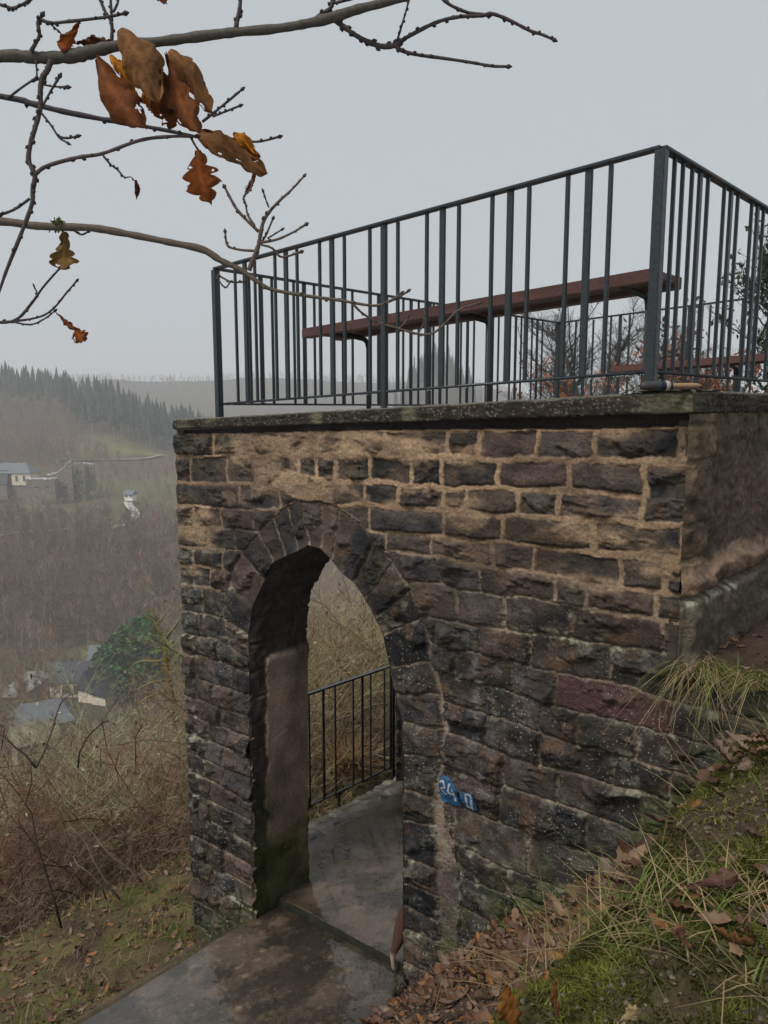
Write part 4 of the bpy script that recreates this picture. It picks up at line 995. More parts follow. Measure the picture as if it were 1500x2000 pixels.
def grass(name, sets, kind):
    Ps, Hs, Ls, Ws, Cs = [], [], [], [], []
    for (n, t0, t1, w0, w1, h0, h1, l0, l1, wd, green, f) in sets:
        P, t, w_ = rnd_pts(n, t0, t1, w0, w1, f); m = len(P); Ps.append(P); Hs.append(rg.uniform(h0, h1, m)); Ls.append(rg.uniform(l0, l1, m)); Ws.append(np.full(m, wd)*rg.uniform(.6, 1.2, m)); Cs.append(gcol(m, green))
    return blades(name, np.concatenate(Ps), np.concatenate(Hs), np.concatenate(Ls), np.concatenate(Ws), np.concatenate(Cs), kind=kind)
gc = lambda t, w_: np.clip(.15+1.8*fbm(t*1.9+4, w_*1.9, 3, 611), .02, 1)
grass('grass', [(9000, 4.05, 7.2, -2.8, 3.2, .05, .16, .5, 1.5, .0022, .45, lambda t, w_: (.35+gc(t, w_))*(t > slab_edge(w_)+.02)),
                (3600, -1.6, -.15, -1.7, -.05, .04, .17, .8, 2.0, .0024, .40, gc), (260, -.2, .6, -1.6, -.2, .04, .14, .8, 2.0, .0022, .25, gc), (500, -1.2, -.1, -1.7, -.4, .10, .26, .8, 1.8, .0020, .2, gc),
                (2200, -2.4, -.03, .05, 2.5, .04, .14, .4, 1.4, .0022, .6, gc), (120, .3, 1.4, -.7, -.05, .03, .12, .3, 1.2, .0016, .4, None)],
      ('grass', 'wet green and straw coloured grass on the banks beside the wall'))
def mosscover(name, sets):
    Ps = []; Hs = []
    for (n, t0, t1, w0, w1, h0, h1) in sets:
        P, t, w_ = rnd_pts(n, t0, t1, w0, w1); k = rg.random(len(P)) < mossmask(P[:, 0], P[:, 1], t, w_)**1.3; P = P[k]; Ps.append(P); Hs.append(rg.uniform(h0, h1, len(P)))
    P = np.concatenate(Ps); H = np.concatenate(Hs); n = len(P); P[:, 2] -= .004
    c = np.array([.165, .170, .034])*(rg.uniform(.25, 1.25, n)*np.clip(.8+.9*fbm(P[:, 0]*7, P[:, 1]*7, 3, 621), .25, 1.5))[:, None]*np.array([1, 1, 1])+rg.uniform(0, .03, n)[:, None]*np.array([1, .8, .2])
    return blades(name, P, H, rg.uniform(.3, 1.6, n), np.full(n, .0026), c, segs=2, kind=('moss', 'cushions of yellow green moss on the bank at the foot of the wall'))
ng = 2600; tg_ = rg.uniform(1.45, 3.9, ng); wg_ = rg.uniform(-1.6, .0, ng); kq = (rg.random(ng) < .25+.75*np.exp(-((tg_-1.5)/.35)**2)+.6*np.exp(-((slab_edge(wg_)-tg_)/.12)**2)) & (tg_ < slab_edge(wg_)); tg_, wg_ = tg_[kq], wg_[kq]
P = W(tg_, wg_, apron_z(tg_, wg_)+.001); ng = len(P); T8 = np.array([[1,0,0],[0,1,0],[-1,0,0],[0,-1,0],[0,0,.8]], float); F8 = np.array([[0,1,4],[1,2,4],[2,3,4],[3,0,4]])
V, F = scatter(T8, F8, P, rg.uniform(.0015, .006, ng), rg.uniform(0, 6.28, ng), rg.normal(0, .2, ng), rg.normal(0, .2, ng))
ng2 = 9000; Pg, _a, _b = rnd_pts(ng2, -1.4, 1.6, -2.0, -.01); V2, F2 = scatter(T8, F8, Pg+[0, 0, .001], rg.uniform(.002, .011, ng2), rg.uniform(0, 6.28, ng2), rg.normal(0, .3, ng2), rg.normal(0, .3, ng2))
F = np.concatenate([F, F2+len(V)]); V = np.concatenate([V, V2]); ng += ng2
tag(link('grit', npmesh('grit', V, F, M_soil, np.repeat(np.array([.16, .13, .10])*rg.uniform(.3, 1.6, ng)[:, None], 5, 0))), kind='stuff', label='grit and crumbs of soil on the path and bank', cat='grit')
mosscover('moss', [(300000, -1.3, .55, -2.2, .0, .007, .026), (14000, .4, 1.4, -.35, .0, .008, .022), (26000, -2.0, 0, .03, 2.2, .010, .030), (40000, 4.05, 7.0, -2.6, 3.0, .012, .034)])
# the overhanging tuft at the corner
nT = 300; tt = np.where(rg.random(nT) < .6, rg.normal(-.06, .05, nT), rg.uniform(-.42, -.01, nT)); tt = np.minimum(tt, -.005); ww = rg.uniform(-.03, .16, nT); P = W(tt, ww, -1.27+.02*rg.random(nT))
Hh = rg.uniform(.08, .40, nT)**1.15; azb = math.atan2(-S2[1], -S2[0])+rg.normal(.15, .85, nT)
blades('overhanging_grass', P, Hh, (rg.uniform(.5, 1.35, nT), azb), np.full(nT, .0016)*rg.uniform(.6, 1.3, nT), gcol(nT, .30), segs=9, fall=1.0, kind=('grass tuft', 'long straw coloured grass hanging over the corner of the wall'))
# a few long stalks dropping across the stones and up from the bank
b = MB()
def sight(u, v, w_): r = ray(u, v); k = (P0@S2+w_)/(r[:2]@S2); return Vector(r*k)
for P in ([(1290,1390,-.06),(1287,1420,-.12),(1330,1490,-.14),(1380,1560,-.16),(1400,1640,-.2)], [(1320,1395,-.06),(1312,1440,-.1),(1360,1500,-.14),(1420,1640,-.3),(1428,1655,-.3)], [(1340,1400,-.05),(1370,1440,-.12),(1440,1500,-.25),(1500,1545,-.4)],
          [(1380,1400,-.05),(1420,1450,-.15),(1500,1560,-.45)], [(1240,1870,-.7),(1290,1930,-.8),(1340,2000,-.9)], [(1200,1725,-.15),(1230,1770,-.3),(1262,1810,-.4)], [(1085,1990,-.7),(1120,2030,-.8)], [(1350,1600,-.5),(1420,1560,-.6),(1500,1540,-.7)]):
    b.tube([sight(*p) for p in P], [.0022]*len(P), 4, (.30, .22, .12))
tag(b.obj('dry_stalks', M_grass, None, smooth=True), kind='stuff', label='dry straw stalks trailing across the stones and the bank', cat='grass stalks')

# ------------------------------------------------------------------ trees and shrubs
M_bark = attr_mat('bark_and_twigs', rough=.85, spec=.08, nscale=30, namt=.4, bstr=.5, bdist=.004)
M_far = attr_mat('far_twigs', rough=.9, spec=.1, nscale=1, namt=.1, bstr=0)
def grow(seed, nstem, H, spread, levels=(7, 4, 4), r0=.022, wander=.28, up=.25, br=(5, 4), col=(.10, .07, .05), tipcol=None, lens=(1, .42, .4), arch=0.0, start=.15):
    g = random.Random(seed); A, B, RA, RB, C, LV_ = [], [], [], [], [], []
    tipcol = tipcol or col
    def branch(p, d, L, r, lev):
        n = levels[lev]; st = L/n
        for k in range(n):
            d = d+Vector((g.gauss(0, wander), g.gauss(0, wander), g.gauss(0, wander)*.7+up*(.5 if lev else .25)-arch*(k/n)*(1 if lev == 0 else .4)))*.5
            d.normalize(); q = p+d*st; r2 = max(.0012, r*(1-.75/n*1.0)) if lev == 0 else r*.84
            A.append(tuple(p)); B.append(tuple(q)); RA.append(r); RB.append(r2); LV_.append(lev)
            f = lev/(len(levels)-1+1e-9); v = g.uniform(.75, 1.25); C.append(tuple((col[i]*(1-f)+tipcol[i]*f)*v for i in range(3)))
            if lev < len(levels)-1 and (k+1)/n > (start if lev == 0 else 0):
                m = br[lev]; cnt = m if g.random() < m-int(m) or m == int(m) else int(m)
                for _ in range(int(g.uniform(m*.5, m*1.5)/n*1.6+.5)):
                    a = g.uniform(0, 6.28); s_ = Vector((math.cos(a), math.sin(a), g.uniform(-.1, .7)))
                    dd = (d*.55+s_*.8).normalized()
                    branch(p.lerp(q, g.random()), dd, L*lens[lev+1]*g.uniform(.5, 1.2)*(1-.45*k/n), max(r2*.5, .0015), lev+1)
            p, r = q, r2
    for s_ in range(nstem):
        a = g.uniform(0, 6.28); o = g.uniform(0, spread*.25)
        branch(Vector((math.cos(a)*o, math.sin(a)*o, -.12)), Vector((math.cos(a)*spread*g.uniform(.2, 1), math.sin(a)*spread*g.uniform(.2, 1), 1)).normalized(), H*g.uniform(.75, 1.1), r0*g.uniform(.6, 1.2), 0)
    return [np.array(x) for x in (A, B, RA, RB, C, LV_)]
SH = []
pal_s = [((.150, .115, .078), (.270, .200, .120)), ((.140, .090, .068), (.300, .140, .090)), ((.230, .215, .135), (.480, .470, .270)), ((.160, .125, .085), (.310, .225, .130)), ((.210, .185, .105), (.400, .360, .180)), ((.135, .098, .075), (.260, .175, .120))]
for k in range(6):
    SH.append(grow(100+k, 9, 2.3, .75, r0=.012, wander=.40, up=.12, br=(10, 5.5), col=tuple(1.12*q for q in pal_s[k][0]), tipcol=tuple(1.15*q for q in pal_s[k][1]), arch=.35 if k in (1, 3, 5) else .1, lens=(1, .45, .38), start=.05))
print('shrub segs', [len(s_[0]) for s_ in SH])
def merge_plants(name, temps, place, mat, shade=None):
    out = [[] for _ in range(5)]
    for (k, x, y, z, sc, yaw, cm) in place:
        A, B, RA, RB, C, _ = temps[k]; c_, s_ = math.cos(yaw), math.sin(yaw)
        R = np.array([[c_, -s_, 0], [s_, c_, 0], [0, 0, 1]])
        out[0].append(A@R.T*sc+[x, y, z]); out[1].append(B@R.T*sc+[x, y, z]); out[2].append(RA*sc**.5); out[3].append(RB*sc**.5); out[4].append(C*cm)
    return link(name, segs_mesh(name, *[np.concatenate(o) for o in out[:4]], np.concatenate(out[4]), mat))
rg = np.random.default_rng(33)
pl = []
def zg1(x, y): return float(zground(np.array([x]), np.array([y]))[0])
while len(pl) < 330:
    y = rg.uniform(7.2, 24)**1.0; a = rg.uniform(-.72, .17); x = a*y; t, w_ = tw(x, y)
    if t < 6.15 or (w_ > 5.5 and t < 6): continue
    if t < 6.8 and rg.random() < .5: continue
    k = int(rg.integers(0, 6)) if a > -.2 else int(rg.choice([0, 1, 1, 2, 3, 4, 5, 5]))
    sc = rg.uniform(.8, 1.3)*(1.0 if y > 10 else .85)
    if -.32 < a < -.2: sc *= .75
    if a > -.2: sc *= 1.20; k = int(rg.choice([0, 2, 2, 4, 4, 3]))
    cm = np.array([1, 1, 1])*rg.uniform(.75, 1.2)
    pl.append((k, x, y, zg1(x, y), sc, rg.uniform(0, 6.28), cm))
while len(pl) < 375:
    y = rg.uniform(9.5, 16); a = rg.uniform(-.56, -.30); x = a*y; t, w_ = tw(x, y)
    if t < 6.8: continue
    pl.append((int(rg.choice([0, 1, 3, 5, 2])), x, y, zg1(x, y), rg.uniform(1.05, 1.35), rg.uniform(0, 6.28), np.array([1, 1, 1])*rg.uniform(.85, 1.2)))
while len(pl) < 445:
    y = rg.uniform(8.6, 15); a = rg.uniform(-.13, .08); x = a*y; t, w_ = tw(x, y)
    if t < 5.2: continue
    pl.append((int(rg.choice([0, 2, 3, 3, 5, 4])), x, y, zg1(x, y), rg.uniform(1.15, 1.5), rg.uniform(0, 6.28), np.array([1, 1, 1])*rg.uniform(.85, 1.2)))
tag(merge_plants('thicket', SH, pl, M_bark), kind='stuff', label='dense leafless brown and reddish scrub on the steep slope', cat='scrub')
# a few dead leaves and lichen flecks caught in the scrub
m = 8000; kk = rg.integers(0, len(pl), m); P = np.array([[pl[k][1], pl[k][2], pl[k][3]] for k in kk])+np.stack([rg.normal(0, .8, m), rg.normal(0, .8, m), rg.uniform(.3, 2.9, m)], 1)
V, F = scatter(LV, LF, P, rg.uniform(.03, .07, m), rg.uniform(0, 6.28, m), rg.normal(0, .8, m), rg.normal(0, .8, m), rg.uniform(0, 1, m))
C = np.array([[.22, .12, .06], [.42, .42, .26], [.36, .37, .20], [.28, .15, .07], [.16, .09, .06]])[rg.integers(0, 5, m)]
tag(link('scrub_leaves', npmesh('scrub_leaves', V, F, M_litter, np.repeat(C, len(LV), 0))), kind='stuff', label='withered leaves and lichen caught in the scrub', cat='leaves')

def plant(name, label, cat, data, x, y, z, yaw=0, sc=1, group=None, mat=None, split=1, names=('stem', 'twigs')):
    A, B, RA, RB, C, LV_ = data
    o = empty(name, (x, y, z), label, cat, group)
    c_, s_ = math.cos(yaw), math.sin(yaw); R = np.array([[c_, -s_, 0], [s_, c_, 0], [0, 0, 1]]); base = np.array([x, y, z])
    for nm, m in ((names[0], LV_ < split), (names[1], LV_ >= split)):
        if not m.any(): continue
        world_obj(nm, segs_mesh(nm, A[m]@R.T*sc+base, B[m]@R.T*sc+base, RA[m]*sc, RB[m]*sc, C[m], mat or M_bark), o)
    return o
def path_shrub(name, label, pts, col, twig=True, seed=0, group=None, cat='shrub', limbs=()):
    """one stem surveyed through (u, v, distance, radius px) with side twigs"""
    P = [at(u, v, Y) for u, v, Y, r in pts]; R = [r*.8/FPX*Y for u, v, Y, r in pts]
    b = MB(); b.tube(P, R, 7, col)
    if twig:
        g = random.Random(seed)
        for i in range(1, len(P)):
            for _ in range(5):
                p = P[i-1].lerp(P[i], g.random()); d = Vector((g.gauss(0, 1), g.gauss(0, 1), g.uniform(-.1, 1))).normalized(); L = (P[-1]-P[0]).length*g.uniform(.05, .18)
                r = R[i]*.35; Q = [p]; RR = [r]
                for k in range(4):
                    d = (d+Vector((g.gauss(0, .3), g.gauss(0, .3), g.gauss(0, .3)+.05))).normalized(); q = Q[-1]+d*L/4
                    if g.random() < .7:
                        e = (d+Vector((g.gauss(0, .7), g.gauss(0, .7), g.gauss(0, .5)))).normalized()*L*.35
                        b.tube([q, q+e*.5, q+e+Vector((0, 0, L*.03))], [r*.6, r*.5, r*.3], 3, tuple(np.array(col)*g.uniform(.8, 1.4)))
                    Q.append(q); r *= .78; RR.append(r)
                b.tube(Q, RR, 4, tuple(np.array(col)*g.uniform(.8, 1.3)))
    for Lp in limbs: b.tube([at(u, v, Y) for u, v, Y, r in Lp], [r/FPX*Y for u, v, Y, r in Lp], 6, (.25, .22, .10))
    m = b.me(name, M_bark, True); m.transform(Matrix.Translation(-P[0]))
    o = link(name, m); o.location = P[0]; return tag(o, label, cat, group)
path_shrub('mossy_tree', 'dead mossy tree with a forked top beside the dark green conifer', [(343,1410,14,8),(338,1370,14,8),(328,1330,14,7),(324,1290,14,6.5),(323,1262,14,5.5),(315,1240,14,4),(305,1220,14,3.4),(300,1205,14,2.6),(298,1188,14,1.8)], (.22, .17, .05), True, 1, cat='tree', limbs=([(324,1246,14,3.5),(338,1228,14,2.6),(346,1218,14,2),(352,1205,14,1.5)], [(322,1288,14,3),(300,1292,14,2.4),(280,1290,14,2),(262,1296,14,1.4)], [(332,1350,14,4),(312,1352,14,3.4),(290,1362,13.8,2.6),(272,1374,13.6,2)], [(326,1328,14,3),(300,1332,13.9,2.4),(280,1340,13.8,1.8),(266,1348,13.7,1.2)]))
path_shrub('bare_sapling', 'dark bare sapling standing at the left edge of the scrub, leaning left', [(120,1812,6.7,3.4),(105,1755,6.7,3),(88,1700,6.7,2.6),(70,1640,6.7,2.4),(62,1590,6.8,2.2),(50,1570,6.8,2),(62,1530,6.8,1.8),(60,1480,6.9,1.2)], (.070, .055, .050), True, 2)
path_shrub('bare_sapling', 'pale speckled sapling leaning out from the grass edge nearest the pier', [(278,1724,7.4,3.4),(262,1706,7.4,3),(240,1688,7.4,2.8),(215,1670,7.4,2.5),(198,1650,7.4,2.2),(180,1625,7.5,1.8),(160,1605,7.5,1.3)], (.20, .155, .115), True, 3)
path_shrub('bare_sapling', 'pale thin sapling bending left, second from the pier', [(234,1756,7.2,3),(215,1735,7.2,2.6),(200,1710,7.2,2.3),(182,1680,7.2,2),(170,1650,7.3,1.8),(160,1635,7.3,1.5),(132,1610,7.3,1.1)], (.20, .155, .115), True, 4)
path_shrub('bare_sapling', 'short pale sapling with a kinked top, third from the pier', [(208,1756,7.1,2.6),(195,1725,7.1,2.2),(175,1705,7.1,2),(150,1688,7.1,1.6),(143,1672,7.2,1.1)], (.20, .155, .115), True, 5)
path_shrub('arching_shrub', 'tall arching bare stem rising in front of the slate roofed houses', [(70,1500,8.5,3),(85,1470,8.5,2.8),(100,1430,8.5,2.5),(110,1395,8.6,2.2),(120,1370,8.6,1.8),(135,1358,8.6,1.4),(152,1354,8.7,1)], (.17, .13, .11), True, 6)
path_shrub('arching_shrub', 'dark bare stem curving over to the right below the houses', [(152,1500,8,2.2),(155,1470,8,2.2),(170,1440,8,2.2),(185,1425,8.1,2),(200,1412,8.1,1.8),(212,1408,8.1,1.3)], (.06, .045, .042), True, 7)
path_shrub('leaning_shrub', 'long low leaning branch of scrub at the left frame edge', [(70,1500,8,3),(50,1475,8,2.6),(30,1460,8,2.4),(10,1440,8,2),(-20,1425,8,2)], (.09, .065, .05), True, 8)
path_shrub('bare_sapling', 'pale bare trunk behind the passage railing', [(660,1470,9.5,3.5),(655,1430,9.5,3),(648,1400,9.5,2.6),(640,1370,9.5,2.2),(646,1330,9.5,2),(636,1290,9.5,1.4)], (.19, .15, .11), True, 9)
path_shrub('leaning_shrub', 'pale fallen branch lying across the scrub behind the passage railing', [(615,1420,9,1.5),(650,1408,9,2),(690,1395,9,2.2),(730,1376,9,2.2),(760,1374,9,2)], (.22, .17, .13), True, 10)
# dry bracken clump behind the passage rail
P = np.array([tuple(at(u, v, 8.4)) for u, v in zip(rg.uniform(655, 705, 260), rg.uniform(1500, 1520, 260))])
blades('bracken', P, rg.uniform(.15, .5, 260), rg.uniform(.4, 1.3, 260), np.full(260, .008), np.array([.32, .19, .09])*rg.uniform(.5, 1.2, 260)[:, None], segs=5, kind=('bracken', 'straw coloured dead bracken behind the passage railing'))

# trees standing behind the terrace on the right
def ztop(x, y): return zg1(x, y)
def backtree(u, vtop, Y, seed, label, kind='bare', spread=.5, lean=0, leafc=None, nl=0, col=(.11, .105, .10)):
    p = at(u, 760, Y); z0 = zg1(p.x, p.y); H = at(u, vtop, Y).z-z0
    data = grow(seed, 1 if kind == 'bare' else 4, H*.92, spread*.3, levels=(9, 6, 5, 3), r0=.014*H, wander=.30, up=.20, br=(34, 13, 6), col=col, tipcol=tuple(c_*1.1 for c_ in col), lens=(1, .36, .42, .45), start=.22)
    names = ('trunk', 'crown'); o = plant('bare_tree' if kind == 'bare' else 'beech_bush', label, 'tree' if kind == 'bare' else 'bush', data, p.x, p.y, z0, names=names)
    if nl:
        A, B, RA, RB, C, L_ = data; idx = np.where(L_ >= 2)[0]; kk = rg.choice(idx, nl); k = rg.random(nl)[:, None]
        P = A[kk]*(1-k)+B[kk]*k+rg.normal(0, .03, (nl, 3))+np.array([p.x, p.y, z0])
        V, F = scatter(LV, LF, P, rg.uniform(.06, .12, nl), rg.uniform(0, 6.28, nl), rg.normal(.4, .8, nl), rg.normal(0, .8, nl), rg.uniform(0, 1, nl))
        world_obj('leaves', npmesh('leaves', V, F, M_litter, np.repeat(np.array(leafc)*rg.uniform(.6, 1.3, nl)[:, None], len(LV), 0)), o)
    return o
backtree(1225, 615, 14.5, 401, 'slender bare grey tree behind the terrace, leftmost of the trees there')
backtree(1275, 560, 15.5, 402, 'fine twigged bare tree directly behind the corner railing post')
backtree(1350, 555, 14, 403, 'bare grey tree right of the corner post behind the railing bars')
backtree(1420, 600, 13, 404, 'bare tree with leafy ivy behind the far bench end', leafc=(.05, .075, .03), nl=900)
backtree(1490, 470, 12.5, 405, 'tall dark green leafy tree at the right frame edge', leafc=(.050, .075, .025), nl=5200, spread=.8, col=(.06, .055, .045))
backtree(1170, 715, 16, 406, 'low pale bare bush at the foot of the far railing', spread=.9)
for k, (u, v, Y, lb) in enumerate(((1310, 690, 11.5, 'low rust brown beech bush behind the far railing, left one'), (1400, 610, 11, 'tall rust brown beech bush behind the second bench'), (1480, 660, 10.5, 'rust brown beech bush at the right frame edge below the leafy tree'))):
    backtree(u, v, Y, 410+k, lb, kind='bush', spread=1.6, leafc=(.42, .150, .070), nl=3800)
# fallen leaf bank behind the far bench
# ---- large conifer beside the houses
def conifer_near(x, y, z, H, R, label, seed):
    o = empty('cypress_tree', (x, y, z), label, 'conifer'); b = MB(); b.tube([(x, y, z-.3), (x, y, z+H*.95)], [R*.06, .05], 8, (.06, .05, .04)); b.obj('trunk', M_bark, o, smooth=True)
    n = 15000; g = np.random.default_rng(seed); s_ = g.random(n)**.8; prof = np.sin(np.pi*np.clip(s_*.80+.16, 0, 1))**.85*(1-.15*s_)
    az_ = g.uniform(0, 6.28, n); lob = 1+.26*np.sin(az_*3+s_*5)+.42*fbm(az_*2.2, s_*11, 3, 71); rr = R*prof*lob*np.sqrt(g.uniform(.25, 1, n))
    P = np.stack([x+rr*np.cos(az_), y+rr*np.sin(az_), z+H*(.04+.96*s_)+g.normal(0, .2, n)], 1)
    P = P[fbm(P[:, 0]*.55+P[:, 1]*.4, P[:, 2]*.75, 3, 73) > -.22]; n = len(P)
    T = np.array([[0, -.5, 0], [.9, -.15, .15], [1.1, .2, -.15], [.1, .5, .1]]); F = np.array([[0, 1, 2, 3]])
    V, F = scatter(T, F, P, g.uniform(.30, .85, n), g.uniform(0, 6.28, n), g.normal(-.1, .5, n), g.normal(0, .7, n))
    C = np.array([.055, .135, .036])*(g.uniform(.35, 1.6, n)*np.clip(.9+1.2*fbm(P[:, 0]*.9+P[:, 1]*.5, P[:, 2]*1.1, 3, 75), .3, 1.7))[:, None]; world_obj('crown', npmesh('crown', V, F, M_leafy, np.repeat(C, 4, 0), smooth=False), o)
M_leafy = attr_mat('conifer_foliage', rough=.8, spec=.15, nscale=2, namt=.3, bstr=0, transl=.1)
p = at(283, 1352, 150); conifer_near(p.x, p.y, p.z-.5, 16.0, 7.4, 'big dark green conifer standing right of the white houses in the valley', 5)
p = at(232, 1322, 160); conifer_near(p.x, p.y, p.z-.5, 8.6, 4.8, 'smaller dark green conifer just left of the big one in the valley', 6)

# ---- far woods (each reads as one mass)
FT = [grow(500+k, 1, 9.5, .12, levels=(6, 4, 3), r0=.13, wander=.22, up=.45, br=(11, 4), col=(.27, .25, .215), tipcol=(.185, .130, .090), lens=(1, .34, .5), start=.25) for k in range(5)]
for T_ in FT:
    lv = T_[5]; T_[2][lv >= 1] = np.maximum(T_[2][lv >= 1], .045); T_[3][lv >= 1] = np.maximum(T_[3][lv >= 1], .035)
FT2 = [grow(550+k, 1, 9.5, .12, levels=(5, 3, 2), r0=.16, wander=.22, up=.45, br=(8, 3), col=(.2, .18, .16), tipcol=(.16, .12, .09), lens=(1, .36, .5), start=.25) for k in range(4)]
for T_ in FT2: T_[2][:] = np.maximum(T_[2], .09); T_[3][:] = np.maximum(T_[3], .07)
print('far tree segs', [len(s_[0]) for s_ in FT])
def wood(name, n, fn, temps, label, sc=(.7, 1.15), mat=None, tries=40):
    pl = []
    for _ in range(n*tries):
        if len(pl) >= n: break
        r_ = fn()
        if r_ is None: continue
        u, Y, cm = r_; x = (u-750)/FPX/.99*Y
        pl.append((int(rg.integers(0, len(temps))), x, Y, zg1(x, Y)-.2, rg.uniform(*sc), rg.uniform(0, 6.28), cm))
    return tag(merge_plants(name, temps, pl, mat or M_far), kind='stuff', label=label, cat='woodland')
def patch(u, Y): return float(1+.45*fbm(np.array([u/45.]), np.array([Y/13.]), 3, 700)[0])
def f1():
    Y = rg.uniform(182, 262); u = rg.uniform(-120, 470)
    if Y < 200 and rg.random() < .3: return None
    v = rg.uniform(.75, 1.2); return u, Y, np.array([1.0, .93, .88])*v*patch(u, Y) if rg.random() > .05 else np.array([1.3, .85, .7])*v
wood('lower_bare_wood', 1150, f1, FT, 'leafless brown wood on the lower slope of the opposite hillside')
def f6():
    Y = rg.uniform(98, 184); u = rg.uniform(-60, 420)
    if 20 < u < 245 and (Y < 172 and Y > 100) and not (u < 95 and Y > 128) : return None
    return u, Y, np.array([1.1, 1.0, .8])*rg.uniform(.8, 1.2)
wood('valley_trees', 330, f6, FT, 'bare olive brown trees around the houses on the valley floor', sc=(.35, .75))
def f2():
    Y = rg.uniform(352, 470); u = rg.uniform(-120, 260)
    if u > 130+(460-Y)*.9 or abs(Y-382) < 6 and u > 120: return None
    if 165 < u < 310 and 366 < Y < 420: return None
    return u, Y, np.array([1.0, .95, .95])*rg.uniform(.8, 1.15)
wood('upper_bare_wood', 700, f2, FT, 'grey brown leafless wood above the castle ruin')
def f3():
    Y = rg.uniform(262, 352); u = rg.uniform(-80, 420)
    if u < 185 and Y < 318: return None if Y > 270 else ((u, Y, np.array([1, 1, .85])) if rg.random() < .4 else None)
    if 225 < u < 285 and Y < 318: return None
    return u, Y, np.array([1, 1, .82])*rg.uniform(.8, 1.1)
wood('scattered_trees', 230, f3, FT, 'scattered olive grey trees round the ruin and the lane', sc=(.35, .8))
def f4(): return rg.uniform(-100, 1010), rg.uniform(940, 1085), np.array([.9, .9, .95])
wood('ridge_wood', 1500, f4, FT2, 'hazy wood along the far ridge on the skyline', sc=(.45, 1.1))
def spruce_t(seed, H=22.0, bare=.42):
    g = np.random.default_rng(seed); V = []; F = []; C = []
    b = MB(); b.tube([(0, 0, -1), (0, 0, H*.6), (0, 0, H*.98)], [.22, .15, .03], 4, (.21, .20, .19), cap=False)
    n = 9; z0 = H*bare
    for k in range(n):
        s_ = k/n; zc = z0+(H-z0)*s_; r = (1-s_)**.8*H*.105+.25; m = 9; a0 = g.uniform(0, 6)
        ring = [(math.cos(a0+6.283*j/m)*r*g.uniform(.6, 1.15), math.sin(a0+6.283*j/m)*r*g.uniform(.6, 1.15), zc-g.uniform(.2, 1.1)) for j in range(m)]
        top = (0, 0, zc+(H-z0)/n*1.7); col = tuple(np.array([.028, .046, .030])*g.uniform(.75, 1.35))
        b.add(ring+[top], [(j, (j+1) % m, m, m) for j in range(m)], col)
    V = np.array(b.v); F = np.array([f if len(f) == 4 else f for f in b.f]); return V, F, np.array(b.c)
def spruces(name, pts, label, H=22., bare=.42, sc=(.55, 1.18)):
    temps = [spruce_t(600+k, H, bare) for k in range(6)]; Vs, Fs, Cs, o = [], [], [], 0
    for u, Y in pts:
        x = (u-750)/FPX/.99*Y; z = zg1(x, Y); V, F, C = temps[rg.integers(0, 6)]; a = rg.uniform(0, 6.28); s_ = rg.uniform(*sc)
        R = np.array([[math.cos(a), -math.sin(a), 0], [math.sin(a), math.cos(a), 0], [0, 0, 1]])
        V = V@R.T*np.array([s_, s_, s_*rg.uniform(.9, 1.08)])+[x, Y, z-.3]
        # tris stored as quads with a repeated corner -> keep as quads, the renderer drops the sliver
        Vs.append(V); Fs.append(F+o); Cs.append(C*rg.uniform(.75, 1.2)); o += len(V)
    F = np.concatenate(Fs); tri = F[:, 2] == F[:, 3]; V = np.concatenate(Vs); C = np.concatenate(Cs)
    T = np.concatenate([F[tri][:, :3], F[~tri][:, :3], F[~tri][:, [0, 2, 3]]])
    return tag(link(name, npmesh(name, V, T, M_far, C, smooth=False)), kind='stuff', label=label, cat='spruce wood')
pts = []
for _ in range(30000):
    u, Y = rg.uniform(-140, 420), rg.uniform(398, 560)
    lo = np.interp(u, [-140, 40, 130, 190, 420], [470, 462, 445, 404, 400]); 
    if Y > lo and len(pts) < 760: pts.append((u, Y))
spruces('spruce_wood', pts, 'dark green spruce wood with pale bare trunks running down the ridge')
pts = [(rg.normal(845, 42), rg.uniform(560, 655)) for _ in range(170)]; pts = [p_ for p_ in pts if 765 < p_[0] < 925]
spruces('hilltop_spruces', pts, 'hazy group of spruces on the hilltop seen through the front railing', H=17, bare=.1)
def f5():
    u = rg.uniform(930, 1080); return u, rg.uniform(560, 640), np.array([.9, .9, .9])
wood('hilltop_wood', 160, f5, FT2, 'hazy bare wood sloping down right of the hilltop spruces', sc=(.9, 1.3))

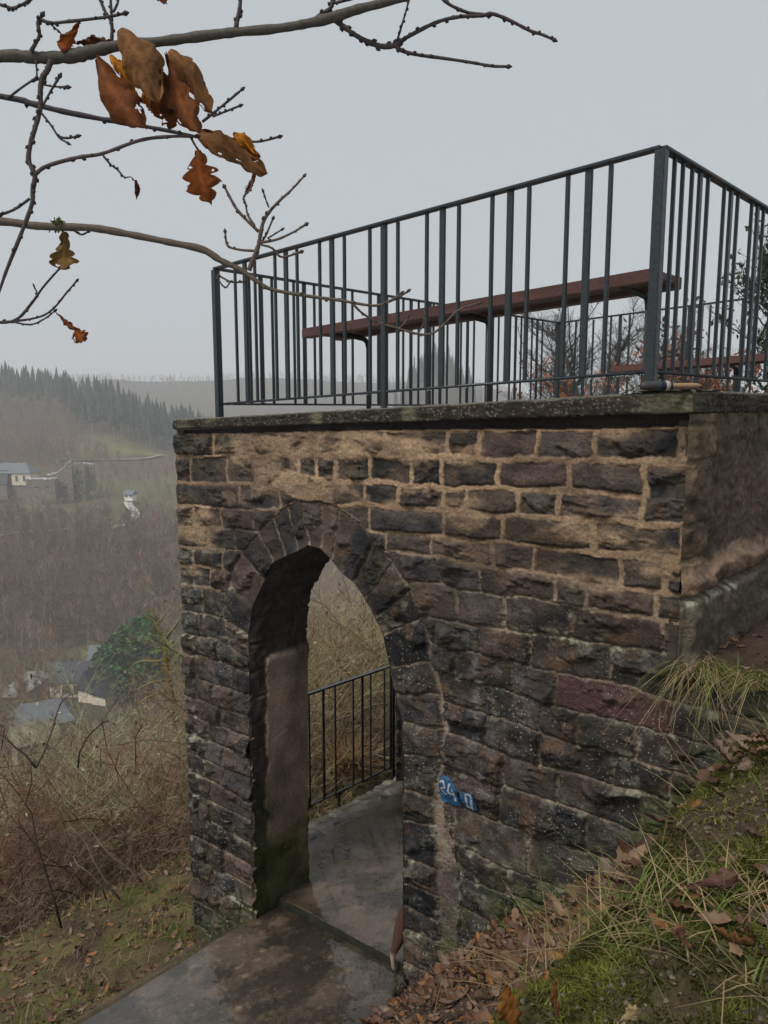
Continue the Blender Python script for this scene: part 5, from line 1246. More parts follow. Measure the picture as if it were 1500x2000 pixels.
# ------------------------------------------------------------------ buildings in the valley
M_wallp = plain('pale_render', (.62, .55, .43), .8, nscale=2, bstr=0); M_white = plain('white_render', (.72, .70, .66), .8, nscale=2, bstr=0)
M_slate = plain('slate', (.045, .050, .056), .8, nscale=3, bstr=0); M_slate2 = plain('pale_slate', (.11, .125, .135), .7, nscale=3, bstr=0)
M_win = plain('window_glass', (.03, .035, .04), .2, nscale=2, bstr=0); M_brownw = plain('brown_shutter', (.10, .055, .035), .6, nscale=2, bstr=0)
M_ruin = plain('ruin_stone', (.165, .150, .100), .9, nscale=1.1, namt=.6, bstr=0); M_ruin2 = plain('ruin_stone_reddish', (.150, .122, .098), .9, nscale=1.1, namt=.55, bstr=0); M_snow = plain('pale_wall_cap', (.50, .50, .50), .6, nscale=1, bstr=0)
class House:
    def __init__(s, name, u, v, Y, yaw, label, cat='house'):
        p = at(u, v, Y); s.o = empty(name, tuple(p), label, cat); s.p = p; s.r = Matrix.Rotation(yaw, 3, 'Z')
    def loc(s, x, y, z): return s.p+s.r@Vector((x, y, z))
    def box(s, x0, x1, y0, y1, z0, z1, name, mat, par=None):
        b = MB(); V = [s.loc(x, y, z) for z in (z0, z1) for y in (y0, y1) for x in (x0, x1)]
        b.add(V, [(0, 2, 3, 1), (4, 5, 7, 6), (0, 1, 5, 4), (2, 6, 7, 3), (0, 4, 6, 2), (1, 3, 7, 5)]); return b.obj(name, mat, par or s.o)
    def gable(s, x0, x1, y0, y1, z0, zr_, mat, name='roof', hip=0, ov=.35, par=None, wallmat=None):
        """ridge along x"""
        ym = (y0+y1)/2; b = MB(); q = [s.loc(x0-ov, y0-ov, z0-.15), s.loc(x1+ov, y0-ov, z0-.15), s.loc(x1+ov, y1+ov, z0-.15), s.loc(x0-ov, y1+ov, z0-.15), s.loc(x0-ov+hip, ym, zr_), s.loc(x1+ov-hip, ym, zr_)]
        q2 = [v_+Vector((0, 0, .2)) for v_ in q]
        b.add(q2+q, [(0, 1, 5, 4), (2, 3, 4, 5), (0, 4, 3), (1, 2, 5), (6, 7, 1, 0), (8, 9, 3, 2), (6, 9, 8, 7)]); o = b.obj(name, mat, par or s.o)
        if not hip:
            for xx in (x0, x1):
                b = MB(); b.add([s.loc(xx, y0, z0-.2), s.loc(xx, y1, z0-.2), s.loc(xx, ym, zr_-.1), s.loc(xx+(.25 if xx == x0 else -.25), y0, z0-.2), s.loc(xx+(.25 if xx == x0 else -.25), y1, z0-.2), s.loc(xx+(.25 if xx == x0 else -.25), ym, zr_-.1)], [(0, 1, 2), (3, 5, 4), (0, 3, 4, 1), (1, 4, 5, 2), (2, 5, 3, 0)]); b.obj('gable', wallmat or M_wallp, s.o)
        return o
    def window(s, x, y, z, w_, h, face='y', mat=None):
        d = .12; f = s.box(x-w_/2-.1, x+w_/2+.1, y-d, y+.05, z-.1, z+h+.1, 'window', M_white) if face == 'y' else s.box(x-.05, x+d, y-w_/2-.1, y+w_/2+.1, z-.1, z+h+.1, 'window', M_white)
        (s.box(x-w_/2, x+w_/2, y-d-.04, y-.02, z, z+h, 'pane', mat or M_win, f) if face == 'y' else s.box(x, x+d+.04, y-w_/2, y+w_/2, z, z+h, 'pane', mat or M_win, f))
# main long house
h = House('farmhouse', 147, 1362, 150, math.radians(6), 'long cream house with dark slate roof and lower front wall in the valley')
h.box(-4.8, 3.6, 0, 6, -4, 3.2, 'wall', M_wallp); h.gable(-4.8, 3.6, 0, 6, 3.2, 6.3, M_slate)
for x in (-1.6, .6): h.window(x, 0, 1.0, 1.7, 1.5, mat=M_brownw)
h.window(2.6, 0, 1.0, 1.0, 1.4)
for x in (-3.2, -.4): h.box(x-.35, x+.35, 1.2, 2.4, 4.2, 5.2, 'dormer', M_slate)
h.box(-1.6, -1.1, 3.4, 3.9, 6.2, 7.2, 'chimney', M_slate)
h.box(-2.2, 2.4, -1.8, -.02, -5, -.6, 'lean_to', M_white)
h = House('gabled_house', 196, 1362, 148, math.radians(62), 'cream house with steep gable end right of the long farmhouse')
h.box(-3.4, 3.4, -2.2, 2.2, -5, 2.6, 'wall', M_wallp); h.gable(-3.4, 3.4, -2.2, 2.2, 2.6, 6.3, M_slate); h.window(-3.4, 0, 2.6, .8, 1.8, face='x')
h.box(-.8, .8, -4.6, -2.22, -5, .9, 'annex', M_wallp)
h = House('small_cottage', 213, 1360, 145, math.radians(64), 'small pinkish cottage with slate roof at the right end of the row')
h.box(-2.6, 2.6, -1.7, 1.7, -5, 1.2, 'wall', M_wallp); h.gable(-2.6, 2.6, -1.7, 1.7, 1.2, 3.4, M_slate); h.window(-2.6, 0, .2, .6, .9, face='x')
h = House('small_house', 190, 1305, 172, math.radians(0), 'small pale house with grey roof behind the long farmhouse')
h.box(-2, 1.6, 0, 4, -3, 1.7, 'wall', M_white); h.gable(-2, 1.6, 0, 4, 1.7, 4.6, M_slate2); h.window(-1, 0, 0, .8, 1); h.box(1.7, 3.8, .5, 3.5, -3, 1.3, 'annex', M_white)
h = House('glazed_house', 78, 1425, 118, math.radians(28), 'blue grey roofed house with a bright skylight, lowest in the valley')
h.box(-4, 5, 0, 6, -4, .6, 'wall', M_ruin2); h.gable(-4, 5, 0, 6, .6, 3.4, M_slate2, hip=2); f = h.box(2.6, 3.3, .9, 1.5, 1.1, 1.9, 'skylight', M_white); h.window(-2, 0, -.8, 1.2, 1.0); h.window(1, 0, -.8, 1.2, 1.0)
h = House('stone_shed', 78, 1458, 92, math.radians(35), 'low yellowish stone shed partly hidden by scrub')
h.box(-2.6, 2.2, 0, 4, -4, .6, 'wall', M_ruin); h.gable(-2.6, 2.2, 0, 4, .6, 2.4, M_ruin)
h = House('roadside_house', 236, 1318, 172, math.radians(20), 'grey roofed house hidden behind the dark conifers')
h.box(-3, 5, 0, 5, -4, 2.2, 'wall', M_white); h.gable(-3, 5, 0, 5, 2.2, 5.2, M_slate2)
h = House('parked_van', 349, 1256, 190, .1, 'small white vehicle parked in the valley beside the left wall edge', 'car')
h.box(-1.9, 1.9, 0, 1.8, .35, 1.3, 'body', M_white); h.box(-1.1, 1.2, .12, 1.68, 1.3, 1.95, 'cabin', M_win)
for x in (-1.2, 1.2): h.box(x-.33, x+.33, -.06, 1.86, 0, .66, 'wheel', M_win)
h = House('white_cottage', 251, 972, 298, math.radians(-12), 'tiny white cottage with slate roof beside the winding lane')
h.box(-1.7, 1.7, 0, 3, -1.2, 1.2, 'wall', M_white); h.gable(-1.7, 1.7, 0, 3, 1.2, 2.6, M_slate2); h.window(-.8, 0, .2, .8, .8); h.window(1, 0, .2, .8, .8)
# castle keep with hipped slate roof and ruined curtain walls
h = House('castle_house', 40, 960, 300, math.radians(-4), 'cream upper storey and hipped slate roof of the castle house on the ruin')
h.box(-3.2, 4.2, 0, 7, 2.4, 7.0, 'wall', M_wallp); h.gable(-12, 4.2, 0, 7, 7.0, 10.6, M_slate2, hip=3.5)
h.box(-12, -3.25, .6, 6.5, -2, 7.0, 'old_wall', M_ruin2); h.box(-3.2, 4.2, .3, 6.8, -5, 2.38, 'stone_base', M_ruin2)
b = MB(); q = [h.loc(*c_) for c_ in ((-10.6, -2.2, 3.1), (-4.0, -2.2, 3.1), (-4.6, .58, 8.2), (-10.4, .58, 8.2))]; b.add(q+[v_-Vector((0, 0, .3)) for v_ in q], [(0, 1, 2, 3), (7, 6, 5, 4), (0, 4, 5, 1), (1, 5, 6, 2), (3, 2, 6, 7), (0, 3, 7, 4)]); b.obj('lower_roof', M_slate, h.o)
h.box(-10.2, -4.2, -2.0, .55, -3, 3.05, 'bay', M_ruin2)
for x in (-1.2, 1.8): h.window(x, 0, 4.0, .9, 2.2, mat=M_brownw)
def ruin(name, u, v, Y, yaw, prof, depth, label, mat, openings=(), cap=True):
    h = House(name, u, v, Y, yaw, label, 'ruin'); b = MB(); c = MB(); n = len(prof); rr_ = random.Random(u)
    xs = np.linspace(prof[0][0], prof[-1][0], 40); zs = np.interp(xs, [p_[0] for p_ in prof], [p_[1] for p_ in prof])+np.array([rr_.uniform(-.25, .25) for _ in xs])
    F = [h.loc(x, 0, -7) for x in xs]+[h.loc(x, 0, z) for x, z in zip(xs, zs)]+[h.loc(x, depth, -7) for x in xs]+[h.loc(x, depth, z) for x, z in zip(xs, zs)]; m = len(xs)
    fc = [(k, k+1, m+k+1, m+k) for k in range(m-1)]+[(2*m+k+1, 2*m+k, 3*m+k, 3*m+k+1) for k in range(m-1)]+[(m+k, m+k+1, 3*m+k+1, 3*m+k) for k in range(m-1)]+[(0, m, 3*m, 2*m), (m-1, 3*m-1, 4*m-1, 2*m-1)]
    b.add(F, fc); b.obj('wall', mat, h.o)
    if cap:
        G = [h.loc(x, -.15, z+.02) for x, z in zip(xs, zs)]+[h.loc(x, -.15, z+.28) for x, z in zip(xs, zs)]+[h.loc(x, depth+.1, z+.28) for x, z in zip(xs, zs)]
        c.add(G, [(k, k+1, m+k+1, m+k) for k in range(m-1)]+[(m+k, m+k+1, 2*m+k+1, 2*m+k) for k in range(m-1)]); c.obj('wall_cap', M_snow, h.o)
    for (x, z, w_, hh) in openings: h.box(x-w_/2, x+w_/2, -.1, .4, z, z+hh, 'opening', M_win)
    return h
ruin('terrace_wall', 78, 968, 296, 0, [(-5, 6.2), (6, 6.2)], 3, 'low stone castle terrace between the cream house and the ruin', M_ruin2, [(-1, 3, 2, .5), (3, 3.2, 1.6, .6)])
ruin('curtain_wall', 108, 972, 300, 0, [(-3, 8.6), (1, 9.4), (4, 11.4), (6, 13.6), (7, 14.0)], 1.2, 'ruined castle wall stepping up to the right', M_ruin2, [(0, 5, 1.6, .6), (4, 3.4, 2, 1)])
ruin('ruined_tower', 150, 972, 303, 0, [(-4.5, 13.6), (-2, 12.9), (1.5, 13.2), (3.4, 12.4), (3.5, 12.4)], 5, 'tall square ruined castle tower right of the curtain wall', M_ruin, [(-1, 3.6, 2, 1.1), (.8, 9.5, .8, 1.4), (2.6, 5.2, .6, 1.4)], cap=False)
ruin('ruined_gable', 168, 925, 306, 0, [(-1, 4.0), (3.2, 3.6)], 1.0, 'thin remaining ledge of wall at the right end of the ruin', M_ruin2)
# lane, hillside path and road: ribbons laid on the slope
def ribbon(name, pts, wd, mat, lift=.35):
    P = []
    for (u, v, Y) in pts:
        x = (u-750)/FPX/.99*Y; P.append((x, Y))
    P, _ = resample(np.array(P), 3.0); Z = zground(P[:, 0], P[:, 1])+lift; tg_ = np.gradient(P, axis=0); n = np.stack([-tg_[:, 1], tg_[:, 0]], 1); n /= np.linalg.norm(n, axis=1, keepdims=True)
    L_ = np.c_[P+n*wd, Z]; R2 = np.c_[P-n*wd, Z]; V = np.concatenate([L_, R2]); m = len(P); F = np.array([[k, k+1, m+k+1, m+k] for k in range(m-1)])
    return tag(link(name, npmesh(name, V, F, mat)), kind='structure')
M_lane = plain('pale_track', (.40, .39, .38), .6, nscale=.5, bstr=0); M_track = plain('earth_track', (.26, .22, .17), .8, nscale=.5, bstr=0)
ribbon('lane', [(250, 0, 299), (254, 0, 292), (266, 0, 284), (262, 0, 276), (244, 0, 268), (225, 0, 262)], 1.5, M_lane, .9)
ribbon('hillside_path', [(120, 0, 361), (180, 0, 361), (250, 0, 362), (290, 0, 366), (312, 0, 374), (320, 0, 382)], 1.3, M_track, .8)
ribbon('road', [(-60, 0, 246), (60, 0, 252), (150, 0, 258), (225, 0, 262)], 1.4, M_track, .8)
ribbon('valley_lane', [(-30, 0, 148), (20, 0, 156), (62, 0, 168)], 3.2, plain('wet_lane', (.22, .21, .19), .5, nscale=.5, bstr=0), .5)

# ------------------------------------------------------------------ the oak whose branches hang into view
M_oak = attr_mat('oak_bark', rough=.6, spec=.15, nscale=160, namt=.5, bstr=.7, bdist=.0015)
OAK = empty('oak_tree', (-3.1, 1.3, -1.6), 'oak tree whose bare branches with a few brown leaves hang in from the upper left', 'tree')
b = MB(); b.tube([(-3.1, 1.3, -1.7), (-3.05, 1.28, -.4), (-2.95, 1.25, .5), (-3.0, 1.3, 1.4), (-3.1, 1.35, 2.6)], [.20, .17, .15, .13, .10], 18, (.10, .085, .07)); b.obj('trunk', M_oak, OAK, smooth=True)
def smoothpath(P, R, n=4):
    P = [Vector(p) for p in P]; out = []; rad = []
    for i in range(len(P)-1):
        p0, p1, p2, p3 = P[max(i-1, 0)], P[i], P[i+1], P[min(i+2, len(P)-1)]
        for k in range(n):
            s_ = k/n; out.append(.5*((2*p1)+(p2-p0)*s_+(2*p0-5*p1+4*p2-p3)*s_*s_+(3*p1-p0-3*p2+p3)*s_**3)); rad.append(R[i]*(1-s_)+R[i+1]*s_)
    out.append(P[-1]); rad.append(R[-1]); return out, rad
def limb(name, D, pts, par, col=(.085, .070, .058), buds=True, root=None, D1=None, seed=0):
    D1 = D1 or D; n = len(pts); g = random.Random(seed+n*7+int(pts[0][0]))
    P = []; R = []
    for i, (u, v, r) in enumerate(pts):
        d = D+(D1-D)*i/(n-1); r_ = ray(u, v); p = Vector(r_*(d/math.hypot(r_[1], 0)))
        P.append(p); R.append(r/FPX*d)
    if root: P = [Vector(root)]+P; R = [R[0]*2.2]+R
    Q, RR = smoothpath(P, R, 5)
    RR = [r*(1+g.uniform(-.10, .14)) for r in RR]
    b = MB(); b.tube(Q, RR, 9, col)
    if buds:                                                  # buds and leaf scars
        for k in range(3, len(Q)-1, 2):
            if g.random() < .75 and RR[k] < .0042:
                d = (Q[k+1]-Q[k]).normalized(); s_ = Vector((g.gauss(0, 1), g.gauss(0, 1), g.gauss(0, 1))); s_ = (s_-d*s_.dot(d)).normalized()
                a = Q[k]+s_*RR[k]*.6; e = a+(s_*.7+d).normalized()*max(RR[k]*1.9, .0035); b.tube([a, a.lerp(e, .5), e], [RR[k]*.55+.0008, RR[k]*.55+.0012, .0004], 5, tuple(c_*.7 for c_ in col))
        e = Q[-1]; d = (Q[-1]-Q[-2]).normalized(); b.tube([e, e+d*.004, e+d*.009], [RR[-1], RR[-1]*1.9, .0005], 6, tuple(c_*.7 for c_ in col))
    return b.obj(name, M_oak, par, smooth=True)
D_ = 1.15
BA = limb('branch', D_, [(-420,165,15),(-200,128,12),(0,110,10.5),(60,112,10),(100,113,10),(150,108,12),(190,98,11),(240,88,9.5),(300,83,9),(400,70,8.5),(460,63,8),(540,56,7.5),(600,46,8),(650,34,9),(700,18,8),(760,3,7.5),(830,-18,7)], OAK, (.10, .085, .07), root=(-3.0, 1.28, .62))
BB = limb('branch', 1.25, [(-420,120,7),(0,188,5.5),(60,202,5.2),(120,217,5),(180,229,4.6),(235,239,4.2),(300,250,3.6),(360,262,3),(395,270,2.6)], OAK, (.060, .050, .052), root=(-3.0, 1.28, .55))
BC = limb('branch', 1.45, [(-420,392,13),(-200,420,10),(0,432,7.5),(60,440,7.5),(115,443,7.5),(180,445,7),(250,457,6.5),(330,473,6.2),(395,487,6.5),(430,508,6),(470,527,5),(500,548,4),(530,565,3.6),(600,578,3.2),(660,586,3),(730,597,2.6),(760,588,2.2),(782,574,2)], OAK, (.135, .105, .080), root=(-2.98, 1.3, .45))
BD = limb('branch', 1.5, [(-420,640,6),(-150,632,4),(-20,630,3),(30,625,2.8),(62,592,2.4),(85,560,2.1),(115,526,1.8)], OAK, (.075, .058, .055), root=(-2.98, 1.3, .2))
TW = lambda par, D, pts, col=(.075, .058, .055): limb('twig', D, pts, par, col)
TW(BA, 1.13, [(100,118,5),(92,138,5),(83,150,4.6),(79,175,4.5),(79,210,4.5),(70,245,4.2),(60,280,4),(56,312,4.2),(68,342,4.6),(64,372,4.2),(62,400,4),(40,460,3.6),(14,525,3),(0,565,2.6),(-12,600,2)], (.085, .062, .058))
TW(BA, 1.13, [(68,342,4),(90,325,3.8),(150,308,3.5),(200,300,3.3),(270,275,3),(325,267,3),(380,266,2.6)], (.095, .070, .064))
for D, P in ((1.14, [(60,100,3.4),(70,84,3.2),(77,68,3.4),(74,45,3.4),(80,33,3)]), (1.14, [(78,38,3),(100,45,3),(125,43,2.8),(170,38,2.8),(210,33,2.6),(240,27,2.4)]), (1.14, [(98,46,2),(110,57,1.2)]),
             (1.16, [(218,84,3.4),(218,45,3.2),(206,24,3),(194,-5,2.8)]), (1.16, [(219,40,2.6),(217,15,2.5),(216,-6,2.4)]), (1.16, [(221,24,2.2),(229,8,2.2),(232,-5,2)]),
             (1.15, [(459,62,4.4),(463,42,4),(468,18,3.6),(470,-8,3.4)]), (1.17, [(652,38,5),(668,50,4.6),(690,66,4.4),(715,80,4.4),(742,90,4.6),(765,90,4.8),(778,84,4)]),
             (1.17, [(778,84,4),(800,70,3.6),(838,50,3.3),(870,38,3),(905,32,3),(940,31,3),(962,27,3.2),(1000,42,3),(1035,60,2.8),(1060,68,2.6),(1078,76,2.4)]), (1.18, [(862,-5,3.2),(880,10,3),(915,25,3),(950,29,3)]),
             (1.17, [(770,88,4),(785,99,3.4),(815,107,3),(860,113,2.8),(920,122,2.6),(960,129,2.6),(988,130,2.4)]), (1.17, [(775,82,2.2),(783,55,2),(792,25,2),(800,-5,1.8)]),
             (1.16, [(612,42,4.4),(628,28,4),(645,16,3.6),(653,-3,3.2)]), (1.16, [(640,8,3),(670,2,2.6),(700,-6,2.4)]), (1.12, [(-10,6,2.8),(10,12,2.8),(25,16,3),(45,8,2.4),(55,1,2.4)]), (1.13, [(70,118,1.6),(72,145,1.6),(70,152,2.2),(44,170,2),(20,188,2)]),
             (1.14, [(85,152,2),(70,156,2)]), (1.13, [(84,206,2),(98,180,2),(114,153,2.6)]), (1.13, [(82,165,1.6),(105,169,1.6),(127,170,2)]), (1.13, [(82,222,2),(100,245,2),(115,268,2),(128,277,1.6)]), (1.13, [(114,266,1.8),(130,270,2.2),(147,267,2)])):
    TW(BA, D, P)
for D, P in ((1.13, [(58,388,2.8),(30,408,2.6),(5,418,2.6)]), (1.13, [(200,302,2),(215,320,2),(230,332,1.8),(243,346,1.6),(256,346,.9),(266,358,.8)])): TW(BA, D, P)
for D, P in ((1.26, [(395,238,2.6),(418,220,2.4),(440,202,2.2),(470,177,2)]), (1.26, [(415,228,2),(440,218,2),(465,208,1.8)]), (1.26, [(400,262,2.4),(450,270,2.2),(500,277,2),(542,268,2.2)]), (1.26, [(370,264,2),(385,290,1.8),(395,300,1.6)])): TW(BB, D, P)
for D, P in ((1.46, [(486,528,5),(495,505,4.6),(505,478,4),(510,450,3.6),(518,425,3.2),(540,398,2.8),(568,372,2.2),(592,346,1.8)]), (1.46, [(505,452,3.2),(488,436,3),(462,408,2.8),(440,368,2.4)]), (1.46, [(497,440,2.2),(484,420,2),(480,400,2),(476,384,2),(490,368,1.6),(494,345,1.2)]),
             (1.47, [(525,405,1.6),(520,392,1.6),(515,377,1.6)]), (1.47, [(510,475,2),(520,458,2),(532,430,1.8)]), (1.45, [(508,474,2.6),(540,468,2.4),(570,455,2.2),(595,440,2)]), (1.47, [(522,466,1.5),(548,450,1.5)]), (1.46, [(502,490,2.4),(470,488,2.2),(445,480,2.2),(440,456,1.8)]),
             (1.46, [(510,478,2.2),(532,485,2),(550,502,2),(585,493,2)]), (1.46, [(488,546,2),(470,551,2),(450,550,1.8),(432,541,1.8)]), (1.46, [(450,550,1.6),(440,562,1.6),(428,548,1.3)]), (1.46, [(690,594,2.4),(708,612,2.2),(740,630,2.2),(780,642,2.2),(815,652,2.2),(842,652,2.2),(865,636,2),(895,606,1.8),(932,593,2)]),
             (1.46, [(760,590,1.8),(780,580,1.8),(795,570,1.8)]), (1.46, [(778,642,1.6),(790,632,1.6),(797,620,1.6)]), (1.46, [(818,650,1.4),(826,635,1.4),(829,620,1.2)]), (1.46, [(140,447,2),(158,458,1.8),(170,454,1.6)]), (1.46, [(390,230,1),(391,231,1)])):
    if P[0][0] != 390: TW(BC, D, P, (.13, .095, .075))
TW(BD, 1.5, [(0,629,2.6),(40,626,2.2),(80,618,2),(105,602,2),(130,572,1.8),(148,551,1.6)]); TW(BD, 1.5, [(22,628,1.8),(60,634,1.8),(88,622,1.6),(105,609,1.4)]); TW(BD, 1.5, [(62,592,1.6),(72,575,1.6),(68,562,1.2)])
# moss tuft on the lower branch
p = Vector(ray(113, 436)*(1.45/ray(113, 436)[1])); rgm = np.random.default_rng(3); P = np.array([tuple(p)]*70)+rgm.normal(0, .005, (70, 3))
V, F = scatter(np.array([[0, -.2, 0], [1, -.1, 0], [1, .1, 0], [0, .2, 0]]), np.array([[0, 1, 2, 3]]), P, rgm.uniform(.006, .014, 70), rgm.uniform(0, 6.28, 70), rgm.uniform(-1.5, .3, 70), rgm.normal(0, 1, 70))
world_obj('moss_tuft', npmesh('moss_tuft', V, F, M_grass, np.tile(np.array([.10, .13, .02]), (len(V), 1))), BC)

def leaf_mat():
    m, t, b = new_mat('withered_oak_leaf')
    a = N(t, 'ShaderNodeVertexColor', layer_name='col'); n = noise_node(t, 70, 5, .65); r = ramp(t, n.outputs[0], [(.3, .45), (.7, 1.0)])
    c = mixc(t, 1.0, a.outputs[0], r.outputs[0], 'MULTIPLY'); t.links.new(c, b.inputs['Base Color']); b.inputs['Roughness'].default_value = .6; b.inputs['Specular IOR Level'].default_value = .15
    n2 = noise_node(t, 130, 5, .7); bump(t, b, n2.outputs[0], .9, .003)
    tr = N(t, 'ShaderNodeBsdfTranslucent'); t.links.new(mixc(t, .6, c, (.55, .20, .03)), tr.inputs[0]); ms = N(t, 'ShaderNodeMixShader'); ms.inputs[0].default_value = .30
    t.links.new(b.outputs[0], ms.inputs[1]); t.links.new(tr.outputs[0], ms.inputs[2]); t.links.new(ms.outputs[0], t.nodes['Material Output'].inputs[0]); return m
M_leaf = leaf_mat()
def oakleaf(par, D, base, tip, wpx, col, curl=.8, seed=0, lob=.32, bend=.0, fold=0.0, holes=0):
    wpx *= .90; holes += 2
    """lobed leaf from base to tip (pixels at distance D), curled about its midrib"""
    g = random.Random(seed); B_ = Vector(ray(*base)*(D/ray(*base)[1])); T_ = Vector(ray(*tip)*((D+bend)/ray(*tip)[1]))
    x = (T_-B_); L_ = x.length; x.normalize(); view = ((B_+T_)/2).normalized(); y = x.cross(view).normalized(); z = y.cross(x).normalized()
    if fold: q = Matrix.Rotation(fold, 3, x); y = q@y; z = q@z
    W_ = wpx/FPX*D/2; nu, nv = 40, 14; ph = g.uniform(0, 6); V = []; C = []
    for i in range(nu+1):
        s_ = i/nu; env = math.sin(math.pi*min(1, .04+s_*.97))**.62*(.62+.55*s_)
        for j in range(nv+1):
            v_ = j/nv*2-1; side = 1 if v_ > 0 else -1
            l2 = 1-lob*1.15*(1-abs(math.sin(s_*math.pi*4.3+ph+.5*side))**.7)
            wd = W_*env*l2*(1+.08*math.sin(s_*23+ph*side))
            th_ = curl*v_*(1+.5*math.sin(s_*5+ph)); rad = wd/max(abs(curl), .2)*1.15
            yy = rad*math.sin(th_); zz = rad*(math.cos(th_)-1)*1.0
            zz += .10*L_*math.sin(s_*3.1+ph)*.5+.0075*math.sin(s_*11+v_*3+ph)*abs(v_)**1.5+.002*math.sin(s_*37+v_*9)*abs(v_)
            yy += .05*L_*math.sin(s_*math.pi*1.2+ph*.5)
            p = B_+x*(s_*L_)+y*yy-z*zz; V.append(tuple(p)); k = g.uniform(.92, 1.06)*(1+.30*math.exp(-(v_/.07)**2))*(1.0+.22*math.sin(s_*5+v_*2+ph))*(1+.16*max(0, math.sin((s_*7.5-abs(v_)*1.3)*2*math.pi))**6)
            C.append([c_*k for c_ in col])
    F = []
    hl = [(g.uniform(.2, .95), g.choice((-1, 1))*g.uniform(.5, 1.0), g.uniform(.02, .055)) for _ in range(holes)]
    for i in range(nu):
        for j in range(nv):
            s_, v_ = (i+.5)/nu, (j+.5)/nv*2-1
            if any(((s_-a)/r)**2+((v_-b_)/(r*3))**2 < 1 for a, b_, r in hl): continue
            a = i*(nv+1)+j; F.append([a, a+1, a+nv+2, a+nv+1])
    me = npmesh('leaf', V, np.array(F), M_leaf, np.array(C)); o = world_obj('leaf', me, par)
    so = o.modifiers.new('thickness', 'SOLIDIFY'); so.thickness = .0006
    return o
tan, brn, dkb, org, rst = (.29, .135, .048), (.22, .072, .020), (.10, .036, .018), (.62, .230, .015), (.34, .095, .020)
oakleaf(BA, 1.10, (232,62), (318,196), 113, tan, 1.22, 1, .15, holes=1)
oakleaf(BA, 1.12, (186,112), (285,256), 77, brn, 1.10, 2, .14)
oakleaf(BA, 1.14, (214,112), (275,196), 30, org, 0.61, 3, .3)
oakleaf(BA, 1.15, (330,104), (418,212), 73, tan, 1.22, 4, .22)
oakleaf(BA, 1.13, (288,118), (350,205), 75, dkb, 0.99, 5, .3, holes=3)
oakleaf(BA, 1.12, (318,104), (392,262), 49, brn, 0.85, 6, .28)
oakleaf(BA, 1.15, (290,190), (345,238), 73, brn, 0.73, 7, .35, holes=3)
oakleaf(BA, 1.16, (280,180), (312,226), 40, org, 0.49, 8, .3)
oakleaf(BA, 1.16, (228,80), (162,88), 42, dkb, 1.60, 9, .35, holes=3)
oakleaf(BA, 1.14, (150,44), (124,102), 35, rst, 0.99, 10, .35)
oakleaf(BA, 1.15, (150,85), (170,82), 16, dkb, 0.73, 11, .35)
oakleaf(BB, 1.26, (385,262), (508,300), 49, brn, 1.22, 12, .15)
oakleaf(BB, 1.24, (388,272), (523,330), 68, tan, 0.85, 13, .22, holes=1)
oakleaf(BB, 1.25, (455,262), (505,300), 25, org, 0.49, 14, .2)
oakleaf(BB, 1.24, (384,292), (411,402), 66, rst, 0.73, 15, .50, holes=2)
oakleaf(BC, 1.46, (497,334), (482,382), 21, brn, 1.72, 16, .3)
oakleaf(BC, 1.45, (122,452), (128,526), 56, (.30, .175, .055), 0.54, 17, .42)
oakleaf(BA, 1.13, (264,352), (269,388), 18, dkb, 1.60, 18, .3)
oakleaf(BD, 1.5, (108,612), (148,642), 14, brn, 0.99, 19, .5)
oakleaf(BD, 1.5, (145,640), (166,668), 30, rst, 0.73, 20, .4, holes=1)
oakleaf(BA, 1.15, (308,-8), (326,6), 18, rst, 0.61, 21, .4)
# individual fallen leaves large in view
def hitground(u, v):
    r_ = ray(u, v)
    for D in np.arange(1.2, 6, .01):
        p = r_*(D/r_[1])
        if p[2] < znear(np.array([p[0]]), np.array([p[1]]))[0]: return D
    return 3.0
def bigleaf(P, Tp, D, wpx, col, seed, label, curl=.5, fold=0):
    D = hitground(P[0], min(P[1], 1995))-.05
    o = oakleaf(None, D, P, Tp, wpx, col, curl, seed, .38, fold=fold, bend=-.02); o.name = 'fallen_leaf'; tag(o, label, 'leaf'); return o
bigleaf((1010,2015), (985,1915), 2.55, 46, (.38, .16, .04), 31, 'orange brown oak leaf standing up at the bottom edge of the photo', .4)
bigleaf((1092,1985), (1082,1910), 2.75, 22, (.26, .12, .045), 32, 'narrow pointed orange leaf standing right of the big orange one', .9)
bigleaf((1212,2005), (1240,1968), 2.45, 44, (.42, .33, .17), 33, 'pale yellow crumpled leaf at the bottom edge', 1.3)
bigleaf((1350,1850), (1318,1815), 2.5, 34, (.30, .15, .09), 34, 'rust brown leaf on the moss beside the green blades', .6)
bigleaf((1345,1740), (1440,1700), 2.6, 46, (.15, .08, .06), 35, 'dark reddish leaf lying along the top of the moss bank', .8)

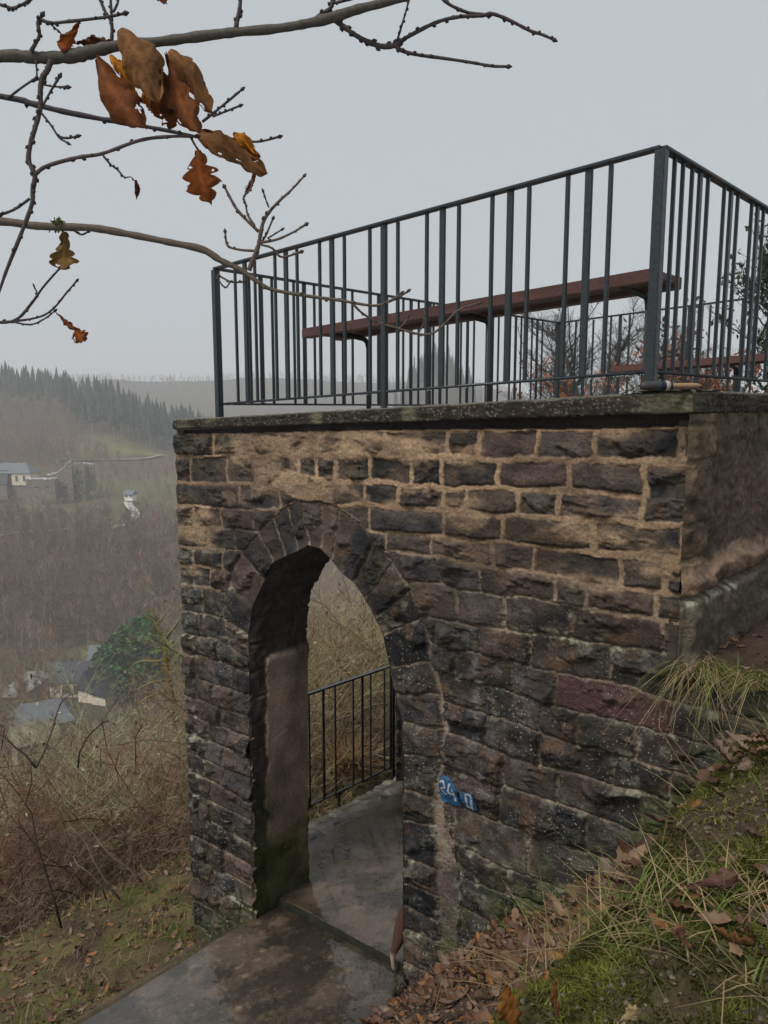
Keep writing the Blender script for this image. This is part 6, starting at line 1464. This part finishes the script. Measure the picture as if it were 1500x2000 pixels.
# ------------------------------------------------------------------ the dog behind the right jamb
def dog():
    M_fur, t, b = new_mat('chestnut_and_white_coat'); tc = N(t, 'ShaderNodeTexCoord'); sx = N(t, 'ShaderNodeSeparateXYZ'); t.links.new(tc.outputs['Object'], sx.inputs[0])
    n = noise_node(t, 28, 4); ad = N(t, 'ShaderNodeMath', operation='MULTIPLY_ADD'); ad.inputs[1].default_value = .05; t.links.new(n.outputs[0], ad.inputs[0]); t.links.new(sx.outputs['Z'], ad.inputs[2])
    r = ramp(t, ad.outputs[0], [(.150, (.36, .27, .18)), (.175, (.055, .019, .010))]); t.links.new(r.outputs[0], b.inputs['Base Color']); b.inputs['Roughness'].default_value = .8
    n2 = noise_node(t, 300, 3); bump(t, b, n2.outputs[0], .8, .006)
    base = Wv(1.712, -.045, float(np.interp(1.72, SLT, SLZ))+.002)
    V = [(.19, -.048, .345)]; R = [.056]; E = []
    def add(p, r, par): V.append(p); R.append(r); E.append((par, len(V)-1)); return len(V)-1
    # local x: forward into the passage, y: towards the jamb
    ch = add((.31, -.04, .35), .066, 0); sh = add((.45, -.04, .36), .072, ch); nk = add((.53, -.04, .42), .046, sh); hd = add((.60, -.04, .475), .048, nk); mz = add((.68, -.04, .45), .024, hd); add((.70, -.04, .445), .017, mz)
    tl = add((.17, -.03, .40), .015, 0); add((.20, -.03, .47), .009, tl)
    th = add((.095, -.022, .265), .054, 0); kn = add((.050, -.014, .195), .040, th); hk = add((-.005, -.014, .125), .018, kn); ft = add((.005, -.010, .028), .0150, hk); add((.035, -.012, .014), .015, ft)
    th = add((.23, -.075, .28), .038, 0); kn = add((.26, -.085, .235), .028, th); hk = add((.215, -.085, .19), .0165, kn); ft = add((.23, -.085, .125), .0145, hk); add((.26, -.085, .119), .015, ft)
    for sy, off in ((-.085, 0.), (.0, .05)):
        el = add((.45+off, sy, .28), .034, sh); wr = add((.455+off, sy, .19), .018, el); ft = add((.46+off, sy, .125), .015, wr); add((.49+off, sy, .119), .016, ft)
    me = bpy.data.meshes.new('dog'); me.from_pydata(V, E, []); me.update()
    o = link('dog', me); ax, ay = Vector((*S2, 0)), Vector((-D2[0], -D2[1], 0))
    o.matrix_world = Matrix.Translation(base) @ Matrix((( ax.x, ay.x, 0, 0), (ax.y, ay.y, 0, 0), (0, 0, 1, 0), (0, 0, 0, 1)))
    sk = o.modifiers.new('skin', 'SKIN')
    for i, r in enumerate(R): me.skin_vertices[0].data[i].radius = (r, r)
    me.skin_vertices[0].data[0].use_root = True
    ss = o.modifiers.new('sub', 'SUBSURF'); ss.levels = 2; ss.render_levels = 2
    me.materials.append(M_fur)
    tag(o, 'small chestnut dog with pale lower leg, mostly hidden behind the right arch jamb', 'dog')
    for sy in (-.075, -.005):                                   # drooping ears
        b = MB(); b.tube([(.575, sy, .51), (.565, -.04+(sy+.04)*1.9, .475), (.57, -.04+(sy+.04)*2.0, .42)], [.014, .024, .010], 8); e = link('ear', b.me('ear', M_fur, True)); e.parent = o
    M_eye, t, b2 = new_mat('dark_eye'); b2.inputs['Base Color'].default_value = (.01, .008, .006, 1); b2.inputs['Roughness'].default_value = .1
    for sy in (-.065, -.015):
        b = MB(); b.tube([(.632, sy, .485), (.638, sy, .486), (.642, sy, .486)], [.004, .006, .002], 8); e = link('eye', b.me('eye', M_eye, True)); e.parent = o
dog()

# ------------------------------------------------------------------ haze
hz = MB(); hz.abox(-1500, 1500, -60, 1700, -75, 62)
M_haze = bpy.data.materials.new('haze_air'); M_haze.use_nodes = True; t = M_haze.node_tree; t.nodes.clear()
pv = t.nodes.new('ShaderNodeVolumePrincipled'); pv.inputs['Color'].default_value = (.96, .97, 1.0, 1); pv.inputs['Density'].default_value = .00068; pv.inputs['Anisotropy'].default_value = 0.0
ou = t.nodes.new('ShaderNodeOutputMaterial'); t.links.new(pv.outputs[0], ou.inputs['Volume'])
tag(hz.obj('haze', M_haze), kind='stuff')
